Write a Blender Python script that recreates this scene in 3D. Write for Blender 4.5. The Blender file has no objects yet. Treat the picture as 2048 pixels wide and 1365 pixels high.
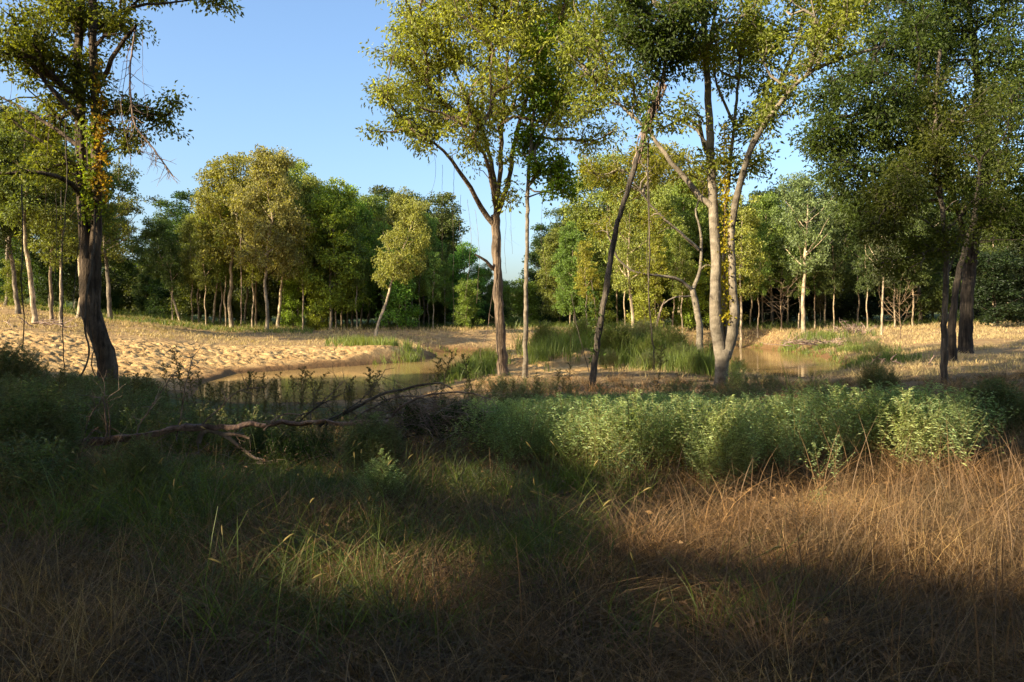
import bpy, math
import numpy as np
from math import radians, sin, cos, pi

# ------------------------------------------------------------------ camera, sky, sun, exposure
sc = bpy.context.scene
C = sc.collection
F, HY, CX, EYE = 1593.0, 645.0, 1024.0, 1.6
cam = bpy.data.cameras.new('camera')
camo = bpy.data.objects.new('camera', cam); C.objects.link(camo)
camo.location = (0, 0, EYE); camo.rotation_euler = (radians(90), 0, 0)
cam.sensor_width = 36; cam.lens = 28.0; cam.shift_y = -37.5/2048
cam.clip_start = 0.05; cam.clip_end = 2000
sc.camera = camo
SUN_EL, SUN_AZ = radians(24), radians(58)     # azimuth measured from straight behind the camera towards its left
S = np.array([-sin(SUN_AZ)*cos(SUN_EL), -cos(SUN_AZ)*cos(SUN_EL), sin(SUN_EL)])
w = bpy.data.worlds.new('World'); sc.world = w; w.use_nodes = True
nt = w.node_tree; bg = nt.nodes['Background']
sky = nt.nodes.new('ShaderNodeTexSky'); sky.sky_type = 'NISHITA'; sky.sun_disc = False
sky.sun_elevation = SUN_EL; sky.sun_rotation = math.atan2(S[0], S[1])
sky.air_density = 1.1; sky.dust_density = 2.6; sky.ozone_density = 4.0
nt.links.new(sky.outputs[0], bg.inputs[0]); bg.inputs[1].default_value = 0.13
sun = bpy.data.lights.new('sun', 'SUN'); sun.energy = 5.0; sun.angle = radians(0.53); sun.color = (1.0, 0.87, 0.60)
suno = bpy.data.objects.new('sun', sun); C.objects.link(suno)
suno.rotation_euler = (pi/2-SUN_EL, 0, math.atan2(S[0], -S[1]))
sc.view_settings.view_transform = 'Standard'; sc.view_settings.look = 'None'
sc.view_settings.exposure = 1.25; sc.view_settings.gamma = 1.0
sc.cycles.use_denoising = True
sc.cycles.max_bounces = 7; sc.cycles.diffuse_bounces = 3; sc.cycles.transmission_bounces = 3
sc.cycles.glossy_bounces = 3; sc.cycles.caustics_reflective = False; sc.cycles.caustics_refractive = False

# ------------------------------------------------------------------ small maths helpers
def P(px, py, Y): return np.array([(px-CX)/F*Y, Y, EYE-(py-HY)/F*Y])
def h2(ix, iy, s):
    n = (ix.astype(np.int64)*374761393 + iy.astype(np.int64)*668265263 + s*974634777) & 0xffffffff
    n = ((n ^ (n >> 13))*1274126177) & 0xffffffff
    return ((n ^ (n >> 16)) & 0xffff)/65535.0
def vn(x, y, s=0):
    ix = np.floor(x); iy = np.floor(y); fx = x-ix; fy = y-iy
    fx = fx*fx*(3-2*fx); fy = fy*fy*(3-2*fy)
    a = h2(ix, iy, s); b = h2(ix+1, iy, s); c = h2(ix, iy+1, s); d = h2(ix+1, iy+1, s)
    return (a*(1-fx)+b*fx)*(1-fy)+(c*(1-fx)+d*fx)*fy
def fbm(x, y, s=0, o=4):
    r = 0; a = .5
    for k in range(o): r = r+a*vn(x, y, s+k*17); x = x*2.03+3.1; y = y*2.03+1.7; a *= .5
    return r
def vn3(p, s=0):
    iz = np.floor(p[:, 2]); fz = p[:, 2]-iz; fz = fz*fz*(3-2*fz)
    a = vn(p[:, 0]+iz*37.3, p[:, 1]+iz*91.7, s); b = vn(p[:, 0]+(iz+1)*37.3, p[:, 1]+(iz+1)*91.7, s)
    return a*(1-fz)+b*fz
def nrm(v): return v/np.maximum(np.linalg.norm(v, axis=-1, keepdims=True), 1e-9)
def sm(a, b, x):
    t = np.clip((x-a)/(b-a), 0, 1); return t*t*(3-2*t)

# ------------------------------------------------------------------ terrain
PXC = np.array([-1500, 0, 250, 466, 700, 1003, 1300, 1600, 1760, 1930, 2300, 3500.])
YR = np.array([0, 8, 14, 20, 25, 30, 40, 50, 60, 70, 80, 90, 110, 200, 900.])
HT = np.array([
 [0, 0, 0, 0, .1, .3, 1.0, 1.8, 2.6, 3.3, 3.8, 4, 4.2, 5, 5],
 [0, 0,-.05,-.05,-.1,-.2,.35,1.1,2.0,2.9,3.3,3.5,3.7, 4, 4],
 [0, 0,-.15,-.25,-.35,-.7,-.2,.5,1.0,1.5,1.9,2.1,2.3,2.6,3],
 [0, 0,-.3,-.68,-.95,-1.1,-.8,-.2,.2,.5,.8,1.0,1.1,1.5,2],
 [0, 0,-.38,-.75,-.97,-1.1,-.9,-.55,0,.35,.75,.8,.8,1.2,2],
 [0, 0,-.25,-.45,-.42,-.4,.1,-.3,-.9,-.8,.8,.78,.75,1.2,2],
 [0, 0,-.2,-.38,-.4,-.2,.3,-.1,-.9,-.7,.85,.8,.8,1.2,2],
 [0, 0,-.2,-.4,-.45,-.6,-.9,-.9,-.9,-.3,.55,.9,1.2,1.6,2],
 [0, 0,-.2,-.4,-.42,-.5,-.5,-.4,-.2,.3,.7,1.1,1.5,2,2.4],
 [0, 0,-.1,-.3,-.3,-.35,-.2,.05,.5,.9,1.3,1.5,1.7,2.2,2.6],
 [0, 0,0,-.1,-.1,-.1,.1,.4,.9,1.3,1.6,1.8,2.1,2.6,3],
 [0, 0,0,0,0,0,.3,.7,1.2,1.6,2.0,2.2,2.5,3,3]])
WL = -1.0
def wp(px, py): Y = (EYE-WL)*F/(py-HY); return ((px-CX)/F*Y, Y)
HT[:, 13] += 4.5; HT[:, 14] += 30
POND = np.array([wp(*p) for p in [(375,806),(400,768),(470,748),(560,742),(700,733),(820,724),(866,717),(872,711),(850,706.5),
 (900,704.5),(1000,704),(1150,702),(1320,698),(1430,696),(1500,695),(1570,702),(1640,713),(1690,730),(1702,745),(1650,757),
 (1560,766),(1480,768),(1440,750),(1400,728),(1300,714),(1150,711),(1010,716),(955,730),(915,755),(880,776),(800,798),(600,812)]])
def pond_sd(X, Y):
    """distance to the shoreline, positive inside the pond"""
    X = np.asarray(X, float); Y = np.asarray(Y, float)
    best = np.full(X.shape, 1e9); ins = np.zeros(X.shape, bool)
    for i in range(len(POND)):
        ax, ay = POND[i]; bx, by = POND[(i+1) % len(POND)]
        dx, dy = bx-ax, by-ay
        t = np.clip(((X-ax)*dx+(Y-ay)*dy)/(dx*dx+dy*dy), 0, 1)
        best = np.minimum(best, np.hypot(X-ax-t*dx, Y-ay-t*dy))
        if ay != by:
            c = ((ay > Y) != (by > Y)) & (X < dx*(Y-ay)/dy+ax); ins ^= c
    return np.where(ins, best, -best)
def dirt_mask(X, Y, px, sd):
    yt = np.interp(px, [-1500, 0, 250, 466, 700, 860, 900], [50, 51, 53, 55, 58, 60, 40])
    nb = np.interp(px, [-1500, 0, 200, 330, 420], [27, 26, 26, 25.5, 24])
    m = sm(nb, nb+1.5, Y)*(1-sm(yt-3, yt+2, Y+2.5*(fbm(X*.3, Y*.3, 5)-.5)*2))*(1-sm(880, 930, px))
    d2 = np.exp(-(((px-1120)/110)**2+((Y-32)/4.5)**2))*1.6     # bare sand on the bank by the leaning tree
    d3 = np.exp(-(((px-1600)/80)**2+((Y-31)/2.2)**2))*1.2
    d4 = np.exp(-(((px-960)/60)**2+((Y-27.5)/3)**2))
    d5 = .45*sm(66, 70, Y)*(1-sm(76, 80, Y))*sm(840, 900, px)*(1-sm(1450, 1600, px))
    d6 = np.exp(-(((X-2.9)/1.2)**2+((Y-6.9)/.45)**2))
    return np.clip(m+d2+d3+d4+d5+d6, 0, 1)
def ground(X, Y, full=False):
    X = np.asarray(X, float); Y = np.asarray(Y, float)
    Ye = np.maximum(Y, .5); px = np.clip(X/Ye*F+CX, -1500, 3500)
    r = np.clip(np.where(Y > 0, Y, 0), 0, 900)
    fi = np.interp(px, PXC, np.arange(len(PXC))); fj = np.interp(r, YR, np.arange(len(YR)))
    i = np.minimum(fi.astype(int), len(PXC)-2); j = np.minimum(fj.astype(int), len(YR)-2)
    a = fi-i; b = fj-j; a = a*.4+.6*a*a*(3-2*a); b = b*.4+.6*b*b*(3-2*b)
    z = (HT[i, j]*(1-a)+HT[i+1, j]*a)*(1-b)+(HT[i, j+1]*(1-a)+HT[i+1, j+1]*a)*b
    z = z+.35*np.exp(-(((X+9)/6)**2+((Y-53)/3.0)**2))
    z = z+.30*np.exp(-(((X-1.8)/3)**2+((Y-36)/3)**2))
    sd = pond_sd(X, Y); d = np.maximum(-sd, 0)
    dm = dirt_mask(X, Y, px, sd)
    z = z+(fbm(X*.25, Y*.25, 11)-.47)*.28*sm(2, 10, r)+(fbm(X*1.3, Y*1.3, 12)-.47)*.12
    clod = np.exp(-(np.abs(fbm(X*1.7+Y*1.2, Y*.7-X*.3, 21, 4)-.44)/.022)**2)+.7*np.exp(-(np.abs(fbm(X*2.9+Y*2.0, Y*1.3-X*.6, 24, 3)-.40)/.028)**2)
    clod2 = fbm(X*3.1+Y*1.9, Y*1.6-X*.8, 22, 4)
    far = sm(30, 36, r)
    z = z+dm*(far*(.05-clod*.30+(clod2-.45)*.20)+(1-far)*(clod2-.45)*.12)*np.clip(d/2.5, 0, 1)
    land = np.maximum(np.minimum(z, WL+.04+d*.55), WL+.03+.05*np.minimum(d, 2))
    z = np.where(sd > 0, WL-np.minimum(sd*.35, 1.0), land)
    return (z, px, sd, dm) if full else z
def gz(x, y): return float(ground(np.array([x]), np.array([y]))[0])
def gpix(px, py, h=0.0):
    """where the sight line of a pixel meets the ground (or a layer h above it)"""
    Ys = np.arange(2.5, 120, .05); X = (px-CX)/F*Ys; z = EYE-(py-HY)/F*Ys
    k = np.argmax(z < ground(X, Ys)+h); return float(X[k]), float(Ys[k])

# ------------------------------------------------------------------ mesh helpers
def mesh(name, V, Q, mats=(), mi=None, smooth=True):
    me = bpy.data.meshes.new(name); V = np.asarray(V, np.float32); Q = np.asarray(Q, np.int32)
    me.vertices.add(len(V)); me.vertices.foreach_set('co', V.ravel())
    k = Q.shape[1]; me.loops.add(Q.size); me.loops.foreach_set('vertex_index', Q.ravel())
    me.polygons.add(len(Q)); me.polygons.foreach_set('loop_start', np.arange(0, Q.size, k, dtype=np.int32))
    me.polygons.foreach_set('loop_total', np.full(len(Q), k, np.int32))
    for m in mats: me.materials.append(m)
    if mi is not None: me.polygons.foreach_set('material_index', np.asarray(mi, np.int32))
    me.polygons.foreach_set('use_smooth', np.full(len(Q), smooth)); me.update(calc_edges=True)
    return me
def link(name, me, parent=None, loc=None, color=None):
    o = bpy.data.objects.new(name, me); C.objects.link(o)
    if parent is not None: o.parent = parent
    if loc is not None: o.location = loc
    if color is not None: o.color = (*color, 1)
    return o
def tag(o, label=None, cat=None, group=None, kind=None):
    if label: o['label'] = label
    if cat: o['category'] = cat
    if group: o['group'] = group
    if kind: o['kind'] = kind
    return o
class MB:
    """collects quads from tubes and leaves, one or two materials"""
    def __init__(s): s.V = []; s.Q = []; s.M = []; s.n = 0
    def add(s, V, Q, m=0): s.V.append(V); s.Q.append(Q+s.n); s.M.append(np.full(len(Q), m)); s.n += len(V)
    def tube(s, pts, rad, k=6, m=0, rough=0, seed=0):
        pts = np.asarray(pts, float); rad = np.broadcast_to(np.asarray(rad, float), (len(pts),)); n = len(pts)
        t = nrm(np.gradient(pts, axis=0)); ax = np.abs(pts[-1]-pts[0])
        ref = np.zeros(3); ref[int(np.argmin(ax))] = 1
        a = nrm(np.cross(t, ref)); b = np.cross(t, a)
        th = np.linspace(0, 2*pi, k, endpoint=False)
        rr = rad[:, None]*np.ones((n, k))
        if rough:
            jj, ii = np.meshgrid(np.arange(k), np.arange(n))
            L = np.concatenate([[0], np.cumsum(np.linalg.norm(np.diff(pts, axis=0), axis=1))])
            rr = rr*(1+rough*(h2(jj, np.floor(ii/3), seed)-.5)*1.2+rough*(vn(np.cos(th)[None]*2+9, L[:, None]*1.5+np.sin(th)[None], seed)-.5)*2)
        V = pts[:, None]+rr[..., None]*(np.cos(th)[None, :, None]*a[:, None]+np.sin(th)[None, :, None]*b[:, None])
        i = np.arange(n-1)[:, None]*k; j = np.arange(k)[None]; j2 = (j+1) % k
        s.add(V.reshape(-1, 3), np.stack([i+j, i+j2, i+k+j2, i+k+j], -1).reshape(-1, 4), m)
    def leaves(s, V, Q, m=1): s.add(V, Q, m)
    def build(s, name, mats, smooth=True): return mesh(name, np.concatenate(s.V), np.concatenate(s.Q), mats, np.concatenate(s.M), smooth)
def smooth_path(pts, step=.4, wob=0, seed=0):
    """Catmull-Rom through the points"""
    p = np.asarray(pts, float); p = np.vstack([2*p[0]-p[1], p, 2*p[-1]-p[-2]]); out = []; r = np.random.default_rng(seed)
    for i in range(1, len(p)-2):
        L = np.linalg.norm(p[i+1]-p[i]); n = max(2, int(L/step)); t = np.linspace(0, 1, n, endpoint=False)[:, None]
        out.append(.5*(2*p[i]+(p[i+1]-p[i-1])*t+(2*p[i-1]-5*p[i]+4*p[i+1]-p[i+2])*t*t+(3*p[i]-p[i-1]-3*p[i+1]+p[i+2])*t**3))
    out.append(p[-2][None]); q = np.concatenate(out)
    if wob: q[1:-1] += r.normal(0, wob, (len(q)-2, 3))
    return q
def leaf_quads(pos, axis, normal, L, W, fold=.25):
    n = len(pos); axis = nrm(axis); side = nrm(np.cross(axis, normal)); up = np.cross(side, axis)
    L = np.asarray(L).reshape(-1, 1)*np.ones((n, 1)); W = np.asarray(W).reshape(-1, 1)*np.ones((n, 1))
    m = pos+axis*L*.45
    V = np.stack([pos, m+side*W*.5+up*W*fold, pos+axis*L-up*L*.12, m-side*W*.5+up*W*fold], 1).reshape(-1, 3)
    return V, np.arange(4*n).reshape(-1, 4)
def cloud(centers, per, rad, size, r, droop=.35, aspect=.5, flat=.75):
    c = np.repeat(centers, per, 0); n = len(c)
    off = r.normal(0, 1, (n, 3)); off = nrm(off)*(r.random((n, 1))**.5)*rad*(1.0+.5*r.normal(0, .4, (n, 1))); off[:, 2] *= flat
    ax = nrm(off)*.8+r.normal(0, .6, (n, 3)); ax[:, 2] -= droop
    nr = r.normal(0, .75, (n, 3)); nr[:, 2] += .75
    sz = size*r.uniform(.65, 1.3, n)
    return leaf_quads(c+off, ax, nr, sz, sz*aspect)

# ------------------------------------------------------------------ materials
def newmat(name):
    m = bpy.data.materials.new(name); m.use_nodes = True; t = m.node_tree; t.nodes.clear()
    return m, t.nodes, t.links, t.nodes.new('ShaderNodeOutputMaterial')
def val(N, Lk, x):  return x
def ramp(N, stops):
    r = N.new('ShaderNodeValToRGB'); e = r.color_ramp.elements
    while len(e) < len(stops): e.new(.5)
    for k, (p, c) in enumerate(stops): e[k].position = p; e[k].color = (*c, 1) if len(c) == 3 else c
    return r
def mixc(N, Lk, fac, a, b, mode='MIX'):
    m = N.new('ShaderNodeMix'); m.data_type = 'RGBA'; m.blend_type = mode
    for s, v in ((0, fac), (6, a), (7, b)):
        if isinstance(v, bpy.types.NodeSocket): Lk.new(v, m.inputs[s])
        elif s == 0: m.inputs[0].default_value = v
        else: m.inputs[s].default_value = (*v, 1)
    return m.outputs[2]
def noise(N, Lk, scale, detail=3, vec=None, rough=.55, stretch=None):
    n = N.new('ShaderNodeTexNoise'); n.inputs['Scale'].default_value = scale; n.inputs['Detail'].default_value = detail
    n.inputs['Roughness'].default_value = rough
    co = vec or N.new('ShaderNodeTexCoord').outputs['Object']
    if stretch:
        mp = N.new('ShaderNodeMapping'); mp.inputs['Scale'].default_value = stretch; Lk.new(co, mp.inputs[0]); co = mp.outputs[0]
    Lk.new(co, n.inputs['Vector']); return n.outputs[0]
def leaf_mat(name, base=None, var=.55, alt=None, trans=.42, gloss=.03, yellow=.25, scale=.5):
    """thin leaf: diffuse and translucent with a little gloss; base None takes the object's own colour"""
    m, N, Lk, out = newmat(name)
    if base is None: c = N.new('ShaderNodeObjectInfo').outputs['Color']
    else:
        q = N.new('ShaderNodeRGB'); q.outputs[0].default_value = (*base, 1); c = q.outputs[0]
    g = N.new('ShaderNodeNewGeometry').outputs['Random Per Island']
    v = ramp(N, [(0, (1-var,)*3), (.6, (1, 1, 1)), (1, (1+var, 1+var, 1+var*.6))]); Lk.new(g, v.inputs[0])
    c = mixc(N, Lk, 1, c, v.outputs[0], 'MULTIPLY')
    nz = noise(N, Lk, scale, 3); nr = ramp(N, [(.38, (0, 0, 0)), (.68, (yellow,)*3)]); Lk.new(nz, nr.inputs[0])
    yc = mixc(N, Lk, 1, c, (1.55, 1.32, .6), 'MULTIPLY'); c = mixc(N, Lk, nr.outputs[0], c, yc)
    if alt:
        ar = ramp(N, [(.42, (0, 0, 0)), (.6, (1, 1, 1))]); Lk.new(noise(N, Lk, 1.9, 4), ar.inputs[0]); c = mixc(N, Lk, ar.outputs[0], c, mixc(N, Lk, 1, v.outputs[0], alt, 'MULTIPLY'))
    d = N.new('ShaderNodeBsdfDiffuse'); t = N.new('ShaderNodeBsdfTranslucent'); s = N.new('ShaderNodeBsdfGlossy'); s.inputs['Roughness'].default_value = .55
    Lk.new(c, d.inputs[0]); tc = mixc(N, Lk, 1, c, (1.5, 1.5, .55), 'MULTIPLY'); Lk.new(tc, t.inputs[0])
    a = N.new('ShaderNodeMixShader'); a.inputs[0].default_value = trans; Lk.new(d.outputs[0], a.inputs[1]); Lk.new(t.outputs[0], a.inputs[2])
    b = N.new('ShaderNodeMixShader'); b.inputs[0].default_value = gloss; Lk.new(a.outputs[0], b.inputs[1]); Lk.new(s.outputs[0], b.inputs[2])
    Lk.new(b.outputs[0], out.inputs[0]); return m
def bark_mat(name, dark, light, sx=9, sz=1.2, bump=.5, patch=.5, obj=False):
    m, N, Lk, out = newmat(name)
    n1 = noise(N, Lk, 1, 5, stretch=(sx, sx, sz)); n2 = noise(N, Lk, .9, 3); n3 = noise(N, Lk, 22, 3, stretch=(1, 1, .4))
    r1 = ramp(N, [(.35, dark), (.62, light)]); Lk.new(n1, r1.inputs[0])
    r2 = ramp(N, [(.4, (1-patch,)*3), (.62, (1.12, 1.1, 1.05))]); Lk.new(n2, r2.inputs[0])
    c = mixc(N, Lk, 1, r1.outputs[0], r2.outputs[0], 'MULTIPLY')
    r3 = ramp(N, [(.35, (.75,)*3), (.65, (1.1,)*3)]); Lk.new(n3, r3.inputs[0]); c = mixc(N, Lk, .7, c, r3.outputs[0], 'MULTIPLY')
    if obj: c = mixc(N, Lk, 1, c, N.new('ShaderNodeObjectInfo').outputs['Color'], 'MULTIPLY')
    p = N.new('ShaderNodeBsdfPrincipled'); p.inputs['Roughness'].default_value = .9; p.inputs['Specular IOR Level'].default_value = .15
    bp = N.new('ShaderNodeBump'); bp.inputs['Strength'].default_value = bump; bp.inputs['Distance'].default_value = .05
    ad = N.new('ShaderNodeMath'); ad.operation = 'ADD'; Lk.new(n1, ad.inputs[0]); Lk.new(n3, ad.inputs[1])
    Lk.new(ad.outputs[0], bp.inputs['Height']); Lk.new(bp.outputs[0], p.inputs['Normal']); Lk.new(c, p.inputs['Base Color'])
    Lk.new(p.outputs[0], out.inputs[0]); return m
M_leaf = leaf_mat('leaf')
M_leafnear = leaf_mat('leaf_near', trans=.5, yellow=.45, scale=.8, gloss=.018)
M_bark = bark_mat('bark', (.11, .085, .06), (.36, .29, .21), obj=True)
M_oldbark = bark_mat('bark_old', (.05, .036, .027), (.19, .135, .095), sx=12, sz=.9, bump=1)
M_shadebark = bark_mat('bark_shade', (.022, .018, .015), (.075, .058, .044), sx=12, sz=.9, bump=1)  # near-black colour stands in for shade on the right-hand trunks
M_shag = bark_mat('bark_shaggy', (.10, .066, .045), (.34, .245, .175), sx=16, sz=.7, bump=1)
M_smooth = bark_mat('bark_grey', (.17, .135, .10), (.34, .28, .215), sx=2.5, sz=5, bump=.5, patch=.35)
M_darkbark = bark_mat('bark_dark', (.06, .05, .042), (.20, .16, .125), sx=10, sz=1.5, bump=.9)
M_dead = bark_mat('dead_wood', (.16, .10, .075), (.46, .33, .26), sx=5, sz=5, bump=.6)
M_redwood = bark_mat('peeling_wood', (.13, .075, .055), (.46, .29, .22), sx=6, sz=9, bump=.7)

def ground_mat():
    m, N, Lk, out = newmat('ground')
    at = N.new('ShaderNodeAttribute'); at.attribute_name = 'mask'; sp = N.new('ShaderNodeSeparateColor'); Lk.new(at.outputs['Color'], sp.inputs[0])
    a = ramp(N, [(.3, (.10, .065, .035)), (.5, (.20, .135, .075)), (.72, (.30, .215, .12))]); Lk.new(noise(N, Lk, 3.5, 6), a.inputs[0])
    d = ramp(N, [(.3, (.36, .205, .085)), (.5, (.50, .31, .13)), (.7, (.60, .41, .185))]); Lk.new(noise(N, Lk, .9, 7, rough=.65), d.inputs[0])
    g = ramp(N, [(.35, (.035, .05, .012)), (.65, (.10, .125, .03))]); Lk.new(noise(N, Lk, 2.5, 5), g.inputs[0])
    c = mixc(N, Lk, sp.outputs[0], a.outputs[0], d.outputs[0]); c = mixc(N, Lk, sp.outputs[1], c, g.outputs[0])
    c = mixc(N, Lk, sp.outputs[2], c, (.17, .085, .035))
    p = N.new('ShaderNodeBsdfPrincipled'); p.inputs['Roughness'].default_value = .95; p.inputs['Specular IOR Level'].default_value = .1
    bp = N.new('ShaderNodeBump'); bp.inputs['Strength'].default_value = .9; bp.inputs['Distance'].default_value = .2
    vo = N.new('ShaderNodeTexVoronoi'); vo.inputs['Scale'].default_value = 1.7; mp = N.new('ShaderNodeMapping'); mp.inputs['Scale'].default_value = (1.3, .8, 1)
    nz = N.new('ShaderNodeTexNoise'); nz.inputs['Scale'].default_value = 2; mx = N.new('ShaderNodeMix'); mx.data_type = 'VECTOR'; mx.inputs[0].default_value = .25
    tc = N.new('ShaderNodeTexCoord').outputs['Object']; Lk.new(tc, mx.inputs[4]); Lk.new(tc, nz.inputs['Vector']); Lk.new(nz.outputs['Color'], mx.inputs[5]); Lk.new(mx.outputs[1], mp.inputs[0]); Lk.new(mp.outputs[0], vo.inputs['Vector'])
    ma = N.new('ShaderNodeMath'); ma.operation = 'MULTIPLY_ADD'; ma.inputs[1].default_value = .55; Lk.new(vo.outputs[0], ma.inputs[0]); Lk.new(noise(N, Lk, 4, 8, rough=.7), ma.inputs[2])
    Lk.new(ma.outputs[0], bp.inputs['Height']); Lk.new(bp.outputs[0], p.inputs['Normal'])
    Lk.new(c, p.inputs['Base Color']); Lk.new(p.outputs[0], out.inputs[0]); return m

# ------------------------------------------------------------------ ground sheet and water
rs = [0.0]; r_ = .8
while r_ < 1100:
    rs.append(r_); r_ += (max(.11, .0029*r_) if r_ < 82 else .03*r_)
rs = np.array(rs)
th = np.concatenate([np.radians(np.arange(-38, 38.01, .15)), np.radians(np.arange(42, 320, 4))])
R, T = np.meshgrid(rs, th, indexing='ij'); GX = R*np.sin(T); GY = R*np.cos(T)
gzv, gpx, gsd, gdm = ground(GX.ravel(), GY.ravel(), True)
nr_, nt_ = R.shape
ii, jj = np.meshgrid(np.arange(nr_-1), np.arange(nt_), indexing='ij'); j2 = (jj+1) % nt_
Q = np.stack([ii*nt_+jj, ii*nt_+j2, (ii+1)*nt_+j2, (ii+1)*nt_+jj], -1).reshape(-1, 4)[:, ::-1]
gm = mesh('ground', np.stack([GX.ravel(), GY.ravel(), gzv], 1), Q, [ground_mat()])
gX, gY = GX.ravel(), GY.ravel(); d_ = np.maximum(-gsd, 0)
shore = np.exp(-d_/.9)*(gY > 20)
grn = np.clip(np.exp(-(((gX+3)/2.8)**2+((gY-6)/2.2)**2))+.8*sm(-1.5, -5, gX)*sm(4, 8, gY)*(1-sm(22, 25, gY))
  + .8*np.exp(-(((gpx-1350)/130)**2+((gY-40)/9)**2)) + .95*sm(86, 92, gY) + .6*np.exp(-(((gpx-1620)/90)**2+((gY-64)/7)**2)), 0, 1)
grn = grn*(.6+.8*fbm(gX*.6, gY*.6, 31))
ca = gm.color_attributes.new('mask', 'FLOAT_COLOR', 'POINT')
gdm = np.maximum(gdm, .5*sm(28, 34, gY)*(1-sm(86, 92, gY)))
ca.data.foreach_set('color', np.stack([gdm, np.clip(grn*(1-gdm), 0, 1), np.clip(shore*1.1, 0, .85), np.ones(len(gX))], 1).astype(np.float32).ravel())
tag(link('ground', gm), kind='structure')

m, N, Lk, out = newmat('pond_water')
p = N.new('ShaderNodeBsdfPrincipled'); p.inputs['Base Color'].default_value = (.36, .205, .075, 1); p.inputs['Roughness'].default_value = .04; p.inputs['IOR'].default_value = 1.33
bp = N.new('ShaderNodeBump'); bp.inputs['Strength'].default_value = .1; bp.inputs['Distance'].default_value = .03
Lk.new(noise(N, Lk, 2.2, 4, stretch=(1, 1.6, 1)), bp.inputs['Height']); Lk.new(bp.outputs[0], p.inputs['Normal'])
wc = ramp(N, [(.35, (.36, .215, .07)), (.65, (.50, .32, .115))]); Lk.new(noise(N, Lk, .25, 4), wc.inputs[0]); 
df = N.new('ShaderNodeBsdfDiffuse'); Lk.new(wc.outputs[0], df.inputs[0]); gl = N.new('ShaderNodeBsdfGlossy'); gl.inputs['Roughness'].default_value = .05; Lk.new(bp.outputs[0], gl.inputs['Normal'])
lw = N.new('ShaderNodeFresnel'); lw.inputs[0].default_value = 1.33; mm = N.new('ShaderNodeMath'); mm.operation = 'MULTIPLY'; mm.inputs[1].default_value = 1.0; Lk.new(lw.outputs[0], mm.inputs[0])
ms = N.new('ShaderNodeMixShader'); Lk.new(mm.outputs[0], ms.inputs[0]); Lk.new(df.outputs[0], ms.inputs[1]); Lk.new(gl.outputs[0], ms.inputs[2]); Lk.new(ms.outputs[0], out.inputs[0])
wx, wy = np.meshgrid([-14, 36.], [22, 82.]); 
tag(link('pond_water', mesh('pond_water', np.stack([wx.ravel(), wy.ravel(), np.full(4, WL)], 1), np.array([[0, 1, 3, 2]]), [m])), kind='structure')

# ------------------------------------------------------------------ tree growing
def grow(mb, skel, att, r, bf=.35, tip=.012, k=5, stepn=.45, maxr=.09, m=0):
    """skel: list of (points, radii). Every attractor is joined to the wood by a curved branch; returns nothing, adds tubes"""
    pos = np.concatenate([s[0] for s in skel]); dirs = np.concatenate([nrm(np.gradient(s[0], axis=0)) for s in skel])
    z0 = skel[0][0][0]; plen = np.concatenate([s[2] for s in skel]); srad = np.concatenate([s[1] for s in skel])
    NP = list(pos); ND = list(dirs); NL = list(plen); NPAR = [-1]*len(pos); cnt = [0]*len(pos)
    A = att[np.argsort(np.min(np.linalg.norm(att[:, None]-pos[None, ::3], axis=2), axis=1))]
    cap = len(pos)+len(A)*14; PA = np.zeros((cap, 3)); PL = np.zeros(cap); n = len(pos); PA[:n] = pos; PL[:n] = plen
    DA = np.zeros((cap, 3)); DA[:n] = dirs; par = np.full(cap, -1); c = np.zeros(cap); chains = []
    for a in A:
        v = a-PA[:n]; d = np.linalg.norm(v, axis=1)
        ang = (v*DA[:n]).sum(1)/np.maximum(d, .01)
        cost = d*(1.25-.3*ang)+bf*PL[:n]+np.where(v[:, 2] < -.3, .5*d, 0)
        i = int(np.argmin(cost)); L = d[i]
        ns = int(min(12, max(2, round(L/stepn)))); t = np.linspace(0, 1, ns+1)[:, None]
        p0 = PA[i]; c1 = p0+DA[i]*L*.35+np.array([0, 0, .06*L])+r.normal(0, .05*L, 3); c2 = a-nrm(a-c1)*L*.3+r.normal(0, .06*L, 3)
        q = (1-t)**3*p0+3*(1-t)**2*t*c1+3*(1-t)*t*t*c2+t**3*a
        q[1:-1] += r.normal(0, .018*min(L, 2), (ns-1, 3))
        dd = nrm(np.gradient(q, axis=0)); ids = list(range(n, n+ns)); PA[n:n+ns] = q[1:]; DA[n:n+ns] = dd[1:]
        PL[n:n+ns] = PL[i]+np.linspace(L/ns, L, ns); par[n] = i; par[n+1:n+ns] = np.arange(n, n+ns-1); c[n+ns-1] += 1
        chains.append((i, ids)); n += ns
    for j in range(n-1, len(pos)-1, -1):
        if par[j] >= 0: c[par[j]] += c[j]
    rad = np.minimum(tip*np.maximum(c, 1)**.48, maxr)
    for i, ids in chains:
        rr = rad[ids]; r0 = min(rr[0]*1.15, srad[i] if i < len(pos) else rad[i])
        R_ = np.concatenate([[r0], rr]); R_[-1] *= .5
        mb.tube(PA[[i]+ids], R_, k if R_[0] > .03 else 4, m)
def skelline(pts, r0, r1, base_len=0, step=.35, wob=.02, seed=0, pw=1.0):
    q = smooth_path(pts, step, wob, seed); L = np.concatenate([[0], np.cumsum(np.linalg.norm(np.diff(q, axis=0), axis=1))])
    return (q, r0+(r1-r0)*(L/L[-1])**pw, base_len+L*.6)
def ball(n, c, R, r, shell=.35, nz=.0, s=0):
    v = nrm(r.normal(0, 1, (n*3, 3)))*(shell+(1-shell)*r.random((n*3, 1)))**.6*r.uniform(.75, 1.2, (n*3, 1))
    p = np.asarray(c)+v*np.asarray(R)
    if nz: p = p[vn3(p*1.3, s) > nz]
    return p[:n]
def subtract(V): return V
def place(mesh_list_root): pass

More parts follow.
